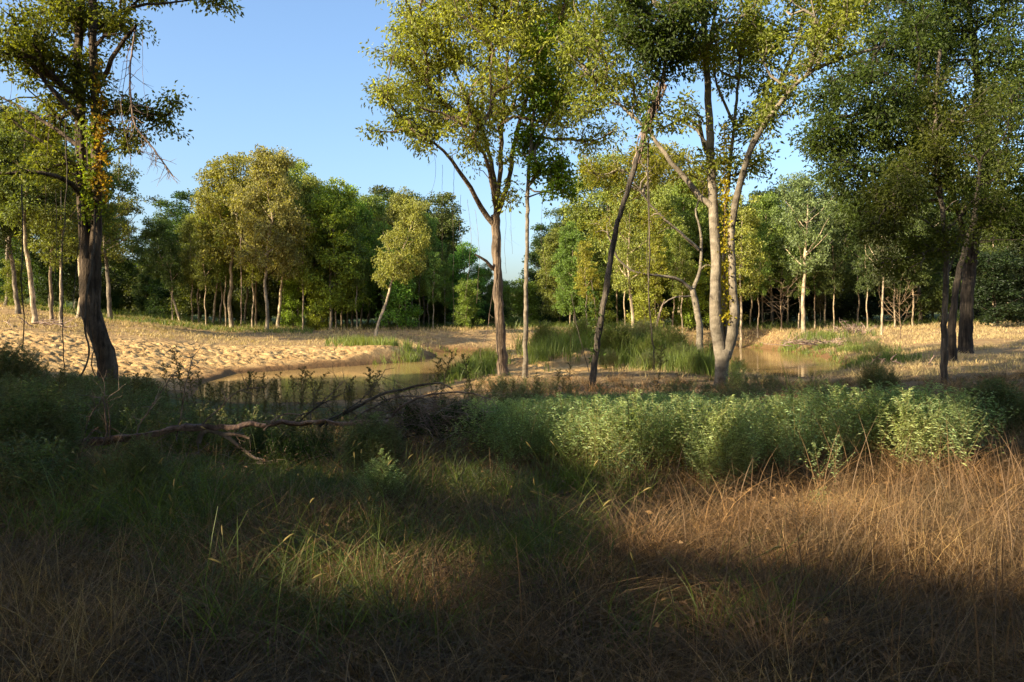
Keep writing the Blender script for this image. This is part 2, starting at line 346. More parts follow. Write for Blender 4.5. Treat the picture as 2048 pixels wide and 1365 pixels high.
def near_tree(name, label, cat, base, skels, blobs, color, bark, per=42, crad=.5, lsize=.13, seed=1, flare=1.5, dens=1.0, k=14, rough=.12, extra_bare=None, droop=.35, aspect=.5, group=None, gapn=.47, bf=.35, tip=.012):
    r = np.random.default_rng(seed)
    root = bpy.data.objects.new(name, None); C.objects.link(root); root.location = base; tag(root, label, cat, group)
    b = np.array(base); sk = []
    for i, s in enumerate(skels):
        pts = np.array(s['p'], float); q = skelline(pts, s['r'][0], s['r'][1], s.get('L', 0), .22 if i == 0 else .3, s.get('wob', .015), seed+i, s.get('pw', 1))
        if i == 0:
            hgt = q[0][:, 2]-q[0][0, 2]; rr = q[1]*(1+(flare-1)*np.exp(-hgt/.28)); q = (q[0], rr, q[2])
        if 'rad' in s: q = (q[0], np.interp(np.linspace(0, 1, len(q[0])), s['rad'][0], s['rad'][1]), q[2])
        sk.append(q)
        mb = MB(); mb.tube(q[0]-b, q[1], k if i < 3 else 8, 0, rough, seed+i)
        link('trunk' if s.get('t') else 'limb', mb.build('trunk' if s.get('t') else 'limb', [s.get('m', bark)]), root, color=(1, 1, 1))
    att = []
    for (px, py, Y, rx, ry, rz, n) in blobs:
        a = P(px, py, Y); att.append(ball(max(3, int(n*dens)), a, (rx/F*Y, rz, ry/F*Y), r, .25, gapn, seed))
    att = np.concatenate(att)
    mb = MB(); grow(mb, sk, att-0, r, bf=bf, tip=tip)
    V, Q = cloud(att, per, crad, lsize, r, droop, aspect); mb.leaves(V, Q)
    for k_ in range(len(mb.V)): mb.V[k_] = mb.V[k_]-b
    link('crown', mb.build('crown', [bark, M_leafnear], False), root, color=color)
    return root, att

# ---- near tree positions
def base_at(px, Y): x = (px-CX)/F*Y; return (x, Y, gz(x, Y))
LIT = []                                      # chosen sunlit spots, for which leaves of the unseen wood are cut away: (x, y, z, radius)
def lit(p, rad): LIT.append((*p, rad))

OLIVE = (.235, .27, .06); GREEN = (.18, .235, .045); BRIGHT = (.27, .34, .040); DEEP = (.085, .115, .025); YEL = (.31, .32, .045); PALE = (.14, .165, .05)
# shagbark hickory on the bank
Y = 28.5; B = base_at(1006, Y)
def pl(L, Y, dz=None): return [P(x, y, Y+(dz[i] if dz else 0)) for i, (x, y) in enumerate(L)]
near_tree('hickory_tree', 'tall hickory with rough shaggy brown trunk and several forks on the sandy bank', 'tree', B, [
  dict(p=[np.array(B)-[0, 0, .25]]+pl([(1003,700),(999,620),(994,520),(990,430)], Y), r=(.185,.15), t=1),
  dict(p=pl([(990,452),(1000,340),(1004,250),(1012,150),(1015,40),(1010,-80)], Y, [0,.2,.5,.8,1,1]), r=(.095,.035), L=4),
  dict(p=pl([(990,452),(962,415),(940,375),(905,322),(868,285),(835,268)], Y, [0,-.3,-.8,-1.2,-1.5,-1.8]), r=(.10,.035), L=4),
  dict(p=pl([(992,425),(985,340),(960,250),(925,180),(890,100),(870,20)], Y, [0,.5,1,1.3,1.5,1.6]), r=(.095,.035), L=4),
  dict(p=pl([(994,430),(1018,360),(1030,280),(1060,180),(1100,90),(1130,-20)], Y, [0,.3,.9,1.5,2.4,3]), r=(.095,.035), L=4),
  dict(p=pl([(993,420),(975,330),(950,280),(900,235),(840,215)], Y, [0,-.9,-1.6,-2,-2.4]), r=(.08,.03), L=4),
  dict(p=pl([(990,540),(972,522),(950,509)], Y, [0,-.3,-.5]), r=(.07,.03), L=30),
  ], [(800,150,Y,75,65,1.6,80),(800,250,Y-1.5,48,32,1.0,34),(850,90,Y,80,85,2,110),(900,205,Y-.5,95,70,2,105),(930,40,Y,105,95,2.6,160),(1010,110,Y-1,95,90,2.2,120),
      (1040,0,Y+1,120,100,3,150),(1105,80,Y+2,90,110,2.5,120),(1075,200,Y+1,85,60,2,70),(960,290,Y-1,70,40,1.5,36),(900,-90,Y,170,100,3,130),(1080,-110,Y,150,100,3,110),
      (860,275,Y-1.5,50,28,1,22),(765,190,Y-1.5,35,40,.8,14),(755,265,Y-2,26,10,.6,6),(1160,60,Y+1,80,80,2,70),(1150,190,Y,80,55,1.6,44),(1190,270,Y+.5,60,35,1.2,22),(1110,260,Y,60,30,1.2,18),(820,60,Y,50,60,1.6,36),(1000,-40,Y,200,70,3,90),(985,220,Y-1,60,50,2,45),(1020,395,Y,25,32,.6,10)], (.29,.31,.07), M_shag, seed=3, dens=1.0, per=30, lsize=.155, crad=.42, aspect=.42, droop=.6, tip=.015)
# slim pale tree right beside it
Y = 28.0; B = base_at(1050, Y)
near_tree('sweetgum_tree', 'slim pale speckled straight trunk with tufts of bright green leaves close beside the hickory', 'tree', B, [
  dict(p=[np.array(B)-[0, 0, .2]]+pl([(1051,700),(1053,560),(1055,420),(1059,320),(1068,200),(1075,80)], Y), r=(.085,.045), t=1),
  dict(p=pl([(1056,375),(1080,385),(1110,378),(1135,362)], Y, [0,-.3,-.6,-1]), r=(.035,.014), L=2),
  dict(p=pl([(1056,395),(1090,384),(1120,392)], Y, [0,.3,.6]), r=(.03,.012), L=2)],
  [(1095,330,Y-.3,55,40,1,46),(1120,380,Y-.6,38,22,.7,20),(1060,290,Y,45,35,.8,34),(1075,190,Y,60,60,1,50),(1040,560,Y,8,18,.2,2),(1075,90,Y,60,70,1,40)], (.15,.23,.024), M_smooth, seed=5, per=34, lsize=.12, crad=.35, flare=1.2, k=10, aspect=.75)
# leaning dead trunk wrapped in vines
Y = 24.0; B = base_at(1183, Y)
near_tree('leaning_tree', 'dark slender trunk leaning right, wrapped in dry vines near its ragged top', 'tree', B, [
  dict(p=[np.array(B)-[0, 0, .2]]+pl([(1194,690),(1216,560),(1232,460),(1262,360),(1296,250),(1325,165)], Y), r=(.10,.065), t=1),
  dict(p=pl([(1325,165),(1338,90),(1350,10),(1356,-70)], Y), r=(.06,.03), L=3)],
  [(1330,120,Y,55,50,.9,60),(1290,60,Y,70,55,1.2,60),(1360,30,Y,75,60,1.2,70),(1250,10,Y,60,45,1,40)], (.07,.10,.022), M_darkbark, seed=7, per=36, lsize=.14, crad=.36, flare=1.3, k=10, tip=.014)
# three-stemmed smooth grey tree
Y = 25.0; B = base_at(1441, Y)
near_tree('forked_maple_tree', 'large smooth grey trunk dividing low into three stems beside the pond', 'tree', B, [
  dict(p=[np.array(B)-[0, 0, .25]]+pl([(1443,742),(1446,712),(1447,693)], Y), r=(.31,.40), rad=([0,.08,.25,.55,.75,.87,1],[.29,.23,.195,.21,.25,.22,.06]), t=1),
  dict(p=pl([(1443,716),(1439,690),(1433,655),(1431,600),(1432,520),(1427,430),(1422,330),(1418,220),(1412,110),(1405,-10),(1400,-120)], Y, [0,0,-.05,-.1,-.1,0,.2,.4,.5,.6,.6]), r=(.175,.06), rad=([0,.08,.2,.5,1],[.19,.2,.165,.13,.06]), L=1),
  dict(p=pl([(1450,716),(1459,685),(1466,650),(1468,620),(1466,560),(1462,500),(1464,450),(1474,390),(1497,310),(1530,250),(1590,170),(1660,125),(1770,92)], Y, [0,0,0,0,0,0,0,-.2,-.5,-.8,-1,-1.2,-1.4]), r=(.15,.035), rad=([0,.06,.1,.2,.5,1],[.18,.2,.19,.135,.10,.035]), L=1),
  dict(p=pl([(1447,670),(1449,600),(1449,500),(1452,400),(1460,330),(1468,250),(1480,140),(1495,0),(1505,-120)], Y, [.2,.2,.25,.3,.5,.8,1.1,1.4,1.6]), r=(.07,.035), L=1),
  dict(p=pl([(1424,415),(1400,395),(1366,352),(1330,310),(1296,262),(1240,210),(1180,150)], Y, [0,.1,.3,.5,.8,1.1,1.3]), r=(.10,.03), L=6),
  dict(p=pl([(1420,300),(1395,262),(1360,240),(1310,225)], Y, [.2,.7,1.1,1.6]), r=(.06,.02), L=6),
  dict(p=pl([(1497,310),(1545,200),(1590,90),(1620,-30)], Y, [-.5,0,.5,.8]), r=(.09,.03), L=7),
  dict(p=pl([(1468,250),(1430,150),(1440,40)], Y, [.8,.4,0]), r=(.05,.02), L=7)],
  [(1180,120,Y+1.2,80,85,1.8,90),(1250,190,Y+1.2,70,50,1.4,45),(1230,30,Y+1.5,90,80,2,90),(1400,60,Y,90,90,2,100),(1345,230,Y-1,60,38,1,26),(1490,120,Y+1,80,90,2,105),
   (1560,40,Y,100,90,2.3,125),(1620,90,Y-1,80,60,1.6,72),(1680,30,Y-1,70,50,1.6,52),(1500,240,Y,70,48,1.4,46),(1540,-90,Y,160,90,3,110),(1380,-100,Y,150,90,3,100),(1555,190,Y-.5,50,55,1.2,40),
   (1440,330,Y+.4,60,40,1.2,26),(1530,330,Y,38,30,.8,16),(1230,-90,Y,120,80,2,60),(1180,215,Y+1,50,35,1,20)], (.22,.25,.055), M_smooth, seed=9, dens=.92, per=31, lsize=.15, crad=.40, tip=.014, aspect=.45, flare=1.25, k=18, rough=.05)
# left forked old tree
Y = 23.5; B = base_at(216, Y)
near_tree('old_oak_tree', 'dark crooked trunk splitting into two tall parallel stems draped with vines', 'tree', B, [
  dict(p=[np.array(B)-[0, 0, .3]]+pl([(212,722),(203,685),(191,650),(182,615),(179,570),(180,520)], Y), r=(.27,.27), t=1),
  dict(p=pl([(186,640),(175,590),(171,520),(168,430),(163,340),(160,230),(157,110),(163,-30),(165,-120)], Y, [0,0,0,0,.1,.1,.2,.2,.2]), r=(.18,.09), L=2),
  dict(p=pl([(192,650),(188,590),(190,520),(192,430),(192,330),(190,230),(188,120),(186,0),(190,-120)], Y), r=(.175,.09), L=2),
  dict(p=pl([(205,160),(226,120),(250,75),(272,52)], Y, [0,-.3,-.6,-.9]), r=(.08,.045), L=9),
  dict(p=pl([(165,395),(145,370),(110,352),(50,345),(-30,350)], Y, [0,-.3,-.8,-1.2,-1.5]), r=(.08,.03), L=6),
  dict(p=pl([(160,240),(130,210),(80,150),(20,95),(-60,60)], Y, [0,-.3,-.6,-.9,-1.2]), r=(.09,.03), L=8),
  dict(p=pl([(190,235),(230,222),(280,215),(330,222)], Y, [0,.2,.5,.8]), r=(.05,.015), L=8),
  dict(p=pl([(165,300),(110,260),(50,220),(-30,180)], Y, [0,.5,1,1.4]), r=(.07,.02), L=8),
  dict(p=pl([(188,60),(250,20),(340,5),(420,-5)], Y, [0,.4,.8,1]), r=(.07,.015), L=9)],
  [(60,60,Y-.6,80,60,1.6,85),(20,130,Y-.6,70,45,1.4,55),(110,20,Y,90,50,1.8,90),(130,110,Y,60,50,1.4,50),(225,55,Y,60,45,1.2,48),(345,205,Y+.6,26,16,.5,9),(325,235,Y+.6,30,14,.5,9),(350,255,Y+.6,16,20,.4,6),(300,228,Y+.5,30,12,.5,7),(295,262,Y+.5,18,14,.4,4),(270,215,Y+.4,45,25,.6,24),
   (235,280,Y,50,35,.8,24),(60,250,Y+1,80,45,1.5,50),(100,330,Y,60,40,1,32),(430,0,Y+1,38,22,.6,18),(330,-20,Y+.8,60,30,.9,30),(150,-60,Y,170,60,2.5,110),(20,350,Y-1.3,60,28,.9,22),(190,180,Y,35,100,.5,42),(188,380,Y,20,70,.35,16),(120,190,Y,60,40,1,30)],
   (.17,.185,.032), M_oldbark, seed=11, dens=.95, per=28, lsize=.14, crad=.36, tip=.014, flare=1.35, k=14, rough=.16)
# big tree at the right and its slender neighbours
Y = 44.0; B = base_at(1930, Y)
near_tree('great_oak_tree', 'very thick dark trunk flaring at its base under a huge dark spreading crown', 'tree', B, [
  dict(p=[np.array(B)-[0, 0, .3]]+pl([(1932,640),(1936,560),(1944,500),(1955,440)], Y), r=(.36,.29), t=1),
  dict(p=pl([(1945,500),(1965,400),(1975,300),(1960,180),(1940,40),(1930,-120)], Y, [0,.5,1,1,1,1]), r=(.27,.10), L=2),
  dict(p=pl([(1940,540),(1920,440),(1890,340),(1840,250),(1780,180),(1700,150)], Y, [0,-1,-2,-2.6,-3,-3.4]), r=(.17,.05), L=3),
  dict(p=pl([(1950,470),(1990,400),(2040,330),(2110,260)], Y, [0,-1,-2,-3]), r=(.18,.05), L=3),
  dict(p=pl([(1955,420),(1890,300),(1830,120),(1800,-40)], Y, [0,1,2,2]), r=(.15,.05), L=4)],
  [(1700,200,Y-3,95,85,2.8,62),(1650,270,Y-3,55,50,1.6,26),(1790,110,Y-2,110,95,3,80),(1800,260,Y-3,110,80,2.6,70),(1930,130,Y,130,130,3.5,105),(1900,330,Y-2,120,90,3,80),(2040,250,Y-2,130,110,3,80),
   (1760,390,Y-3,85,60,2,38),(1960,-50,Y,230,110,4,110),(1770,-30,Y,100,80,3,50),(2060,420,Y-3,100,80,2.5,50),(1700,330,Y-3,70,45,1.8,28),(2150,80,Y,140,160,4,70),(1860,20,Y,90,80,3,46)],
  (.062,.09,.016), M_shadebark, dens=1.75, gapn=.52, seed=13, per=56, lsize=.20, crad=.8, flare=1.6, k=16, rough=.1, tip=.02)  # leaf colour darkened to paint in the shade on this crown
Y = 24.5; B = base_at(1890, Y)
near_tree('elm_tree', 'slender dark trunk in the shade close in front of the very thick trunk', 'tree', B, [
  dict(p=[np.array(B)-[0, 0, .2]]+pl([(1888,700),(1890,600),(1892,500),(1880,380),(1870,250),(1880,100)], Y), r=(.10,.05), t=1),
  dict(p=pl([(1891,480),(1850,440),(1800,420)], Y, [0,-.4,-.9]), r=(.035,.012), L=3),
  dict(p=pl([(1889,560),(1915,500),(1950,440)], Y, [0,.3,.6]), r=(.04,.012), L=3)],
  [(1800,400,Y-.8,65,55,1.1,52),(1850,330,Y,75,60,1.2,58),(1760,460,Y-1,50,30,.7,22),(1860,480,Y-.4,70,45,1,36),(1900,220,Y,80,80,1.3,62),(1780,540,Y-.6,50,30,.7,14),(1960,420,Y+.3,60,50,1,30)],
  (.085,.10,.018), M_darkbark, gapn=.5, dens=1.5, seed=15, per=40, lsize=.115, crad=.42, flare=1.2, k=10, rough=.08)
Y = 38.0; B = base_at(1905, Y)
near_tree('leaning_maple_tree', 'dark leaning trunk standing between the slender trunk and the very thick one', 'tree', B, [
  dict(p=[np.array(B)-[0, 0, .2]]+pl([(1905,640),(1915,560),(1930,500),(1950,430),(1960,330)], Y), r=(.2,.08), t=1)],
  [(1960,330,Y,70,60,1.8,30),(1990,230,Y,70,70,1.8,26)], (.08,.10,.018), M_shadebark, seed=16, per=50, lsize=.16, crad=.7, flare=1.3, k=10)
# small twisted tree in front of the dam
Y = 41.0; B = base_at(1396, Y)
near_tree('twisted_tree', 'small twisted tree with bare wide branches in front of the dam', 'tree', B, [
  dict(p=[np.array(B)-[0, 0, .2]]+pl([(1400,680),(1394,620),(1385,580)], Y), r=(.19,.15), t=1),
  dict(p=pl([(1385,582),(1360,562),(1320,552),(1270,545),(1235,515),(1215,465)], Y, [0,-.4,-.8,-1.2,-1.5,-1.8]), r=(.09,.035), L=2),
  dict(p=pl([(1386,578),(1400,540),(1402,470),(1392,420),(1410,380)], Y, [0,.3,.5,.6,.8]), r=(.10,.035), L=2),
  dict(p=pl([(1398,500),(1360,465),(1310,420),(1280,380),(1255,345)], Y, [.4,0,-.4,-.8,-1]), r=(.09,.03), L=4),
  dict(p=pl([(1384,592),(1350,595),(1325,612),(1312,650)], Y, [0,-.2,-.4,-.5]), r=(.05,.02), L=12)],
  [(1270,350,Y,80,50,2,50),(1350,330,Y+.5,80,50,2,50),(1420,370,Y+1,60,45,1.6,28),(1215,450,Y-1,50,34,1.2,14),(1300,450,Y,60,30,1.4,16),(1200,330,Y,60,45,1.6,28),(1300,540,Y-1,50,16,1,6),(1440,520,Y,30,40,1,8)],
  (.19,.185,.02), M_smooth, seed=17, per=34, lsize=.17, crad=.55, flare=1.3, k=10, tip=.016, bf=.25)

# ------------------------------------------------------------------ far trees: variants, then copies
def far_variant(seed, H, crownlo, R, n, per, lsize, crad, lean=0, limbs=7, tr=.27, shape='oval', vine=0):
    r = np.random.default_rng(seed)
    pts = [np.array([0, 0, -.4])]; x = y = 0
    for h in np.linspace(.12, .86 if n else .95, 7)*H:
        x += r.normal(0, .012*H)+lean*H*.045; y += r.normal(0, .01*H); pts.append(np.array([x, y, h]))
    s0 = skelline(pts, tr, tr*.25, 0, .6, .03, seed); q = s0[0]
    s0 = (q, s0[1]*(1+.5*np.exp(-(q[:, 2]+.4)/.5)), s0[2]); sk = [s0]
    tm = MB(); tm.tube(s0[0], s0[1], 10, 0, .1, seed)
    for i in range(limbs):
        h = H*(crownlo+(.75-crownlo)*r.random()); a = 2*pi*(i*.382+r.random()*.15); b = q[np.argmin(abs(q[:, 2]-h))]
        L = R*r.uniform(.6, .95)*(1.1-.5*(h/H)); up = L*r.uniform(.5, 1.1)
        s = skelline([b, b+[cos(a)*L*.5, sin(a)*L*.5, up*.45], b+[cos(a)*L, sin(a)*L, up]], tr*.42*(1.2-h/H), .03, h*.5, .5, .03, seed+i)
        sk.append(s); tm.tube(s[0], s[1], 7, 0, .06, i)
    att = []
    top = q[-1]
    nb = 11 if n > 150 else 7
    for i in range(nb):
        f = (i+.5)/nb; h = H*(crownlo+(1-crownlo)*f)
        if shape == 'oval': rr = R*(sin(pi*min(1, .18+f*.82))**.7)
        elif shape == 'cone': rr = R*(1.05-f)
        elif shape == 'top': rr = R*(.35+.65*sm(.1, .6, f))*(1.25-f*.6)
        else: rr = R*(.75+.25*sin(f*9))*(1 if f < .8 else .7)
        ax = np.array([np.interp(h, q[:, 2], q[:, 0]), np.interp(h, q[:, 2], q[:, 1]), h])
        for j in range(5 if rr > 1.2 else 2):
            a = i*1.9+j*1.3+r.random()*.9; q_ = rr*(r.uniform(.2, 1.0)**.5)*.85; c = ax+np.array([cos(a), sin(a), 0])*q_+[0, 0, r.normal(0, .03*H)]
            sb = R*r.uniform(.20, .34); att.append(ball(max(2, n//(nb*4)), c, (sb*1.15, sb*1.15, sb*.75), r, .3))
    if n: 
        att = np.concatenate(att); att = att[att[:, 2] < H]
        cm = MB(); grow(cm, sk, att, r, tip=.018, k=4, stepn=.9, bf=.4, maxr=.07)
        V, Q = cloud(att, per, crad, lsize, r, .25, .62, .7); cm.leaves(V, Q)
        crown = cm.build('crown', [M_bark, M_leaf], False)
    else: crown = None
    if not n:
        a2 = []
        for s in sk[1:]: a2.append(s[0][-1]+r.normal(0, R*.25, (12, 3)))
        grow(tm, sk, np.concatenate(a2), r, tip=.02, k=4, stepn=.7)
    return tm.build('trunk', [M_bark]), crown, H
VAR = {
 'oak':   far_variant(101, 20, .42, 5.2, 400, 40, .30, .72),
 'oak2':  far_variant(102, 20, .37, 5.6, 420, 40, .30, .72, limbs=9),
 'tall':  far_variant(103, 22, .50, 4.2, 330, 40, .30, .70, limbs=6),
 'maple': far_variant(104, 18, .16, 4.6, 440, 42, .30, .70, tr=.2, limbs=9),
 'lean':  far_variant(105, 17, .40, 4.6, 270, 40, .29, .68, lean=1, tr=.26),
 'open':  far_variant(106, 18, .42, 4.8, 210, 34, .27, .62, limbs=11, shape='top', tr=.27),
 'young': far_variant(107, 10, .08, 2.6, 190, 40, .27, .7, tr=.1, limbs=8, shape='col'),
 'bushy': far_variant(108, 6, .03, 3.0, 170, 44, .25, .7, tr=.08, limbs=7, shape='oval'),
 'dark':  far_variant(109, 21, .10, 5.0, 440, 44, .33, .85, limbs=8, shape='cone', tr=.25),
 'slim':  far_variant(110, 16, .38, 2.8, 160, 38, .26, .58, tr=.15, limbs=6),
 'dead':  far_variant(111, 8, .15, 4.0, 0, 0, 0, 0, tr=.14, limbs=12),
}
far_n = 0
def far_tree(kind, px, Y, top, col, label, name, group=None, bark=(1, 1, 1), wide=1.0, rot=None):
    """base under pixel column px at distance Y; top = pixel row its tip reaches"""
    global far_n; far_n += 1
    tm, cm, H = VAR[kind]; r = np.random.default_rng(far_n*7)
    x = (px-CX)/F*Y; z = gz(x, Y); h = EYE-(top-HY)/F*Y-z; s = h/(H*1.02)
    root = bpy.data.objects.new(name, None); C.objects.link(root); tag(root, label, 'tree', group)
    root.location = (x, Y, z); root.scale = (s*wide, s*wide, s); root.rotation_euler = (0, 0, r.random()*6.28 if rot is None else rot)
    link('trunk', tm, root, color=bark)
    if cm: link('crown', cm, root, color=tuple(np.array(col)*r.uniform(.88, 1.12, 3)))
    return root
PB = (1.9, 1.85, 1.7); W = 'trees standing at the edge of the far wood'
# left group on the rise behind the old oak
LG = 'pale trunks on the rise behind the crooked oak'
for i, (k, px, Y, top, col, bk, lab) in enumerate([
 ('tall', 38, 64, 235, GREEN, (1,1,1), 'grey trunk nearest the frame edge on the dry grass rise'),
 ('tall', 72, 56, 205, OLIVE, PB, 'pale straight trunk standing on the rise just in front of leafy shrubs'),
 ('slim', 103, 60, 260, OLIVE, (1.2,1.1,1), 'thin brownish trunk between two pale trunks on the rise'),
 ('slim', 121, 56, 300, OLIVE, PB, 'thin very pale trunk with yellowing leaves on the rise'),
 ('oak', 155, 68, 250, GREEN, PB, 'pale trunk half hidden by the crooked oak'),
 ('oak2', -70, 60, 190, DEEP, (1,1,1), 'dark leafy tree cut by the frame edge on the rise'),
 ('oak', 10, 78, 260, GREEN, (1,1,1), 'broad green tree behind the pale trunks of the rise'),
 ('maple', 100, 84, 330, DEEP, (1,1,1), 'dark green tree filling the gap behind the pale trunks'),
 ('open', 222, 76, 325, GREEN, (1,1,1), 'green tree with open layered branches just right of the crooked oak'),
 ('young', 28, 74, 520, BRIGHT, (1,1,1), 'small bright leafy tree low behind the grey trunk'),
 ('dark', 170, 92, 350, DEEP, (1,1,1), 'tall dark tree behind the crooked oak')]):
    far_tree(k, px, Y, top, tuple(v_*.6 for v_ in col), lab, 'oak_tree' if k[:3] == 'oak' else 'woodland_tree', LG, bk)
# tree line from the left gap to the dam's middle
for i, (k, px, Y, top, col, bk, wd, rot, lab) in enumerate([
 ('lean', 362, 86, 432, DEEP, PB, .8, 2.8, 'dark green tree with slightly leaning pale trunk at the left end of the tree line'),
 ('tall', 425, 88, 385, OLIVE, PB, .8, None, 'thin pale trunk under the left edge of the tallest rounded crown'),
 ('oak', 466, 84, 304, OLIVE, PB, .95, None, 'tall rounded olive crown on a clean grey trunk'),
 ('oak2', 533, 79, 296, (.24,.27,.075), PB, .8, None, 'pale twin-like trunk with knobbly base at the grass edge'),
 ('tall', 554, 83, 300, (.25,.28,.08), PB, .8, None, 'smooth white trunk just beside the knobbly pale trunk'),
 ('oak', 585, 95, 318, OLIVE, (1,1,1), .9, None, 'broad olive crown rising behind the white trunks'),
 ('tall', 622, 88, 345, (.22,.29,.05), (1,1,1), .9, None, 'green crown rising behind the bright maple'),
 ('maple', 660, 83, 352, BRIGHT, (1,1,1), .95, None, 'bright yellow-green maple with thin trunk catching the sun'),
 ('maple', 705, 90, 368, (.20,.30,.04), (1,1,1), .8, None, 'fresh green maple with stepped top beside the brightest one'),
 ('oak2', 735, 96, 388, GREEN, (1,1,1), .8, None, 'mid green crown behind the leaning trunk'),
 ('lean', 750, 72, 395, (.27,.27,.07), PB, .75, .3, 'tree with pale trunk leaning right out of the meadow and yellowing leaves'),
 ('tall', 800, 92, 372, (.22,.25,.06), (1,1,1), .85, None, 'tall olive tree with ragged tip behind the leaning trunk'),
 ('oak', 845, 96, 420, OLIVE, (1,1,1), .75, None, 'olive crown at the shoulder where the tree line drops'),
 ('bushy', 640, 85, 590, BRIGHT, (1,1,1), .9, None, 'low bright sapling at the foot of the bright maple'),
 ('young', 585, 84, 540, (.24,.32,.04), (1,1,1), .9, None, 'sunlit sapling right of the white trunk'),
 ('young', 795, 84, 500, (.18,.30,.04), (1,1,1), 1.1, None, 'bright leafy sapling beside the leaning trunk'),
 ('maple', 925, 92, 482, (.15,.27,.045), (1,1,1), 1.0, None, 'fresh green tree behind the dam beside the hickory trunk'),
 ('young', 932, 85, 560, (.20,.29,.05), PB, 1.1, None, 'small layered green tree with pale stem on the dam'),
 ('maple', 885, 100, 500, GREEN, (1,1,1), .8, None, 'dark green tree left of the fresh green one behind the dam'),
 ('maple', 968, 105, 525, GREEN, (1,1,1), .8, None, 'green tree directly behind the hickory trunk'),
 ('young', 1045, 98, 560, (.25,.30,.06), PB, 1.6, None, 'soft yellow-green willow-like tree between the hickory and the dark trees'),
 ('maple', 1120, 96, 455, GREEN, (1,1,1), .95, None, 'dark green rounded tree right of the slim pale trunk'),
 ('maple', 1150, 88, 440, (.14,.21,.04), (1,1,1), .8, None, 'green tree whose low branches hang over the dam behind the leaning trunk'),
 ('slim', 1174, 84, 480, YEL, PB, .9, None, 'pale trunk hung with yellow-green ivy behind the dam'),
 ('open', 1268, 76, 380, (.25,.26,.06), PB, .8, None, 'pale broken-topped trunk on the dam behind the hanging vines'),
 ('tall', 1328, 86, 360, (.25,.28,.06), PB, .8, None, 'pale trunk behind the small twisted tree'),
 ('tall', 1355, 90, 340, OLIVE, PB, .8, None, 'thin trunk in sunlit brush right of the twisted tree base'),
 ('slim', 1482, 82, 380, (.25,.27,.05), PB, .9, None, 'pale straight trunk just right of the three-stemmed tree'),
 ('oak', 1210, 92, 300, (.22,.25,.05), (1,1,1), .9, None, 'tall olive crown seen behind the leaning trunk'),
 ('oak2', 1300, 96, 285, (.26,.28,.05), (1,1,1), .9, None, 'tall yellowing crown behind the vines'),
 ('maple', 1400, 94, 330, (.23,.27,.045), (1,1,1), .9, None, 'leafy tree seen between the stems of the three-stemmed tree'),
 ('young', 1290, 84, 520, YEL, (1,1,1), 1.2, None, 'yellow-green sapling thicket tree on the dam'),
 ('young', 1380, 86, 530, (.27,.33,.045), (1,1,1), 1.2, None, 'yellow-green sapling behind the twisted trunk'),
 ('young', 1450, 88, 520, YEL, (1,1,1), 1.1, None, 'yellow sapling glimpsed between the three stems'),
 ('young', 1200, 86, 540, (.2,.26,.04), (1,1,1), 1.1, None, 'sapling behind the leaning dark trunk'),
 ('open', 1608, 82, 345, (.20,.26,.09), PB, .95, None, 'open pale-limbed tree with airy grey-green crown'),
 ('slim', 1597, 85, 460, (.18,.22,.06), PB, .9, None, 'thinner trunk close beside the open pale-limbed tree'),
 ('tall', 1545, 92, 380, GREEN, (1,1,1), .9, None, 'green tree left of the open pale-limbed tree'),
 ('open', 1762, 74, 400, (.08,.09,.03), PB, .6, None, 'slim pale trunk with bare drooping branches near the brush pile'),
 ('slim', 1790, 84, 440, DEEP, PB, .9, None, 'thin brownish trunk just right of the slim pale trunk'),
 ('slim', 1640, 90, 560, (.1,.1,.03), PB, .6, None, 'thin white sapling stem in the shaded wood'),
 ('dark', 1685, 98, 360, DEEP, (1,1,1), 1, None, 'dark conical tree behind the brush pile'),
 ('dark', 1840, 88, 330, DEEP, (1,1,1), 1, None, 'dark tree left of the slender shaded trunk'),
 ]):
    far_tree(k, px, Y, top, col, lab, {'lean': 'leaning_tree', 'oak': 'oak_tree', 'oak2': 'oak_tree', 'maple': 'maple_tree', 'young': 'sapling', 'bushy': 'sapling'}.get(k, 'woodland_tree'), W, bk, wd, rot)
far_tree('dead', 1562, 84, 560, None, 'small dead tree with bare grey branches at the wood edge', 'dead_tree', W, (1.0, .9, .8), 1.0)
far_tree('dead', 1800, 66, 575, None, 'bare dead branches fanning left of the slender shaded trunk', 'dead_tree', W, (1.0, .85, .7), .8)
def ORD(i): return ['first', 'second', 'third', 'fourth', 'fifth', 'sixth', 'seventh', 'eighth', 'ninth', 'tenth', 'eleventh', 'twelfth', 'thirteenth', 'fourteenth', 'fifteenth', 'sixteenth', 'seventeenth', 'eighteenth', 'nineteenth', 'twentieth', 'twenty-first', 'twenty-second', 'twenty-third', 'twenty-fourth'][i]
SLT = [(398,90,420,OLIVE),(440,91,400,OLIVE),(490,93,360,GREEN),(512,88,380,OLIVE),(598,90,400,OLIVE),(645,92,420,GREEN),(683,89,430,GREEN),(722,90,420,OLIVE),(775,91,430,OLIVE),(822,93,450,GREEN),(858,94,470,OLIVE),(1010,100,560,GREEN),(1140,92,470,GREEN),(1235,89,420,OLIVE),(1320,90,430,YEL),(1345,84,450,OLIVE),(1500,88,430,OLIVE),(1525,92,430,GREEN),(1575,90,430,GREEN),(1650,92,450,DEEP),(1715,90,440,DEEP),(1825,84,440,DEEP),(1985,80,420,DEEP)]
SLX = sorted(q_[0] for q_ in SLT)
for px, Yd, tp, col in SLT:
    far_tree('slim', px, Yd, tp, col, 'slender trunk fronting the far wood, '+ORD(SLX.index(px))+' slender one from the left', 'woodland_tree', 'slender trunks in the front of the far wood', (1.6, 1.5, 1.35), 1.0)
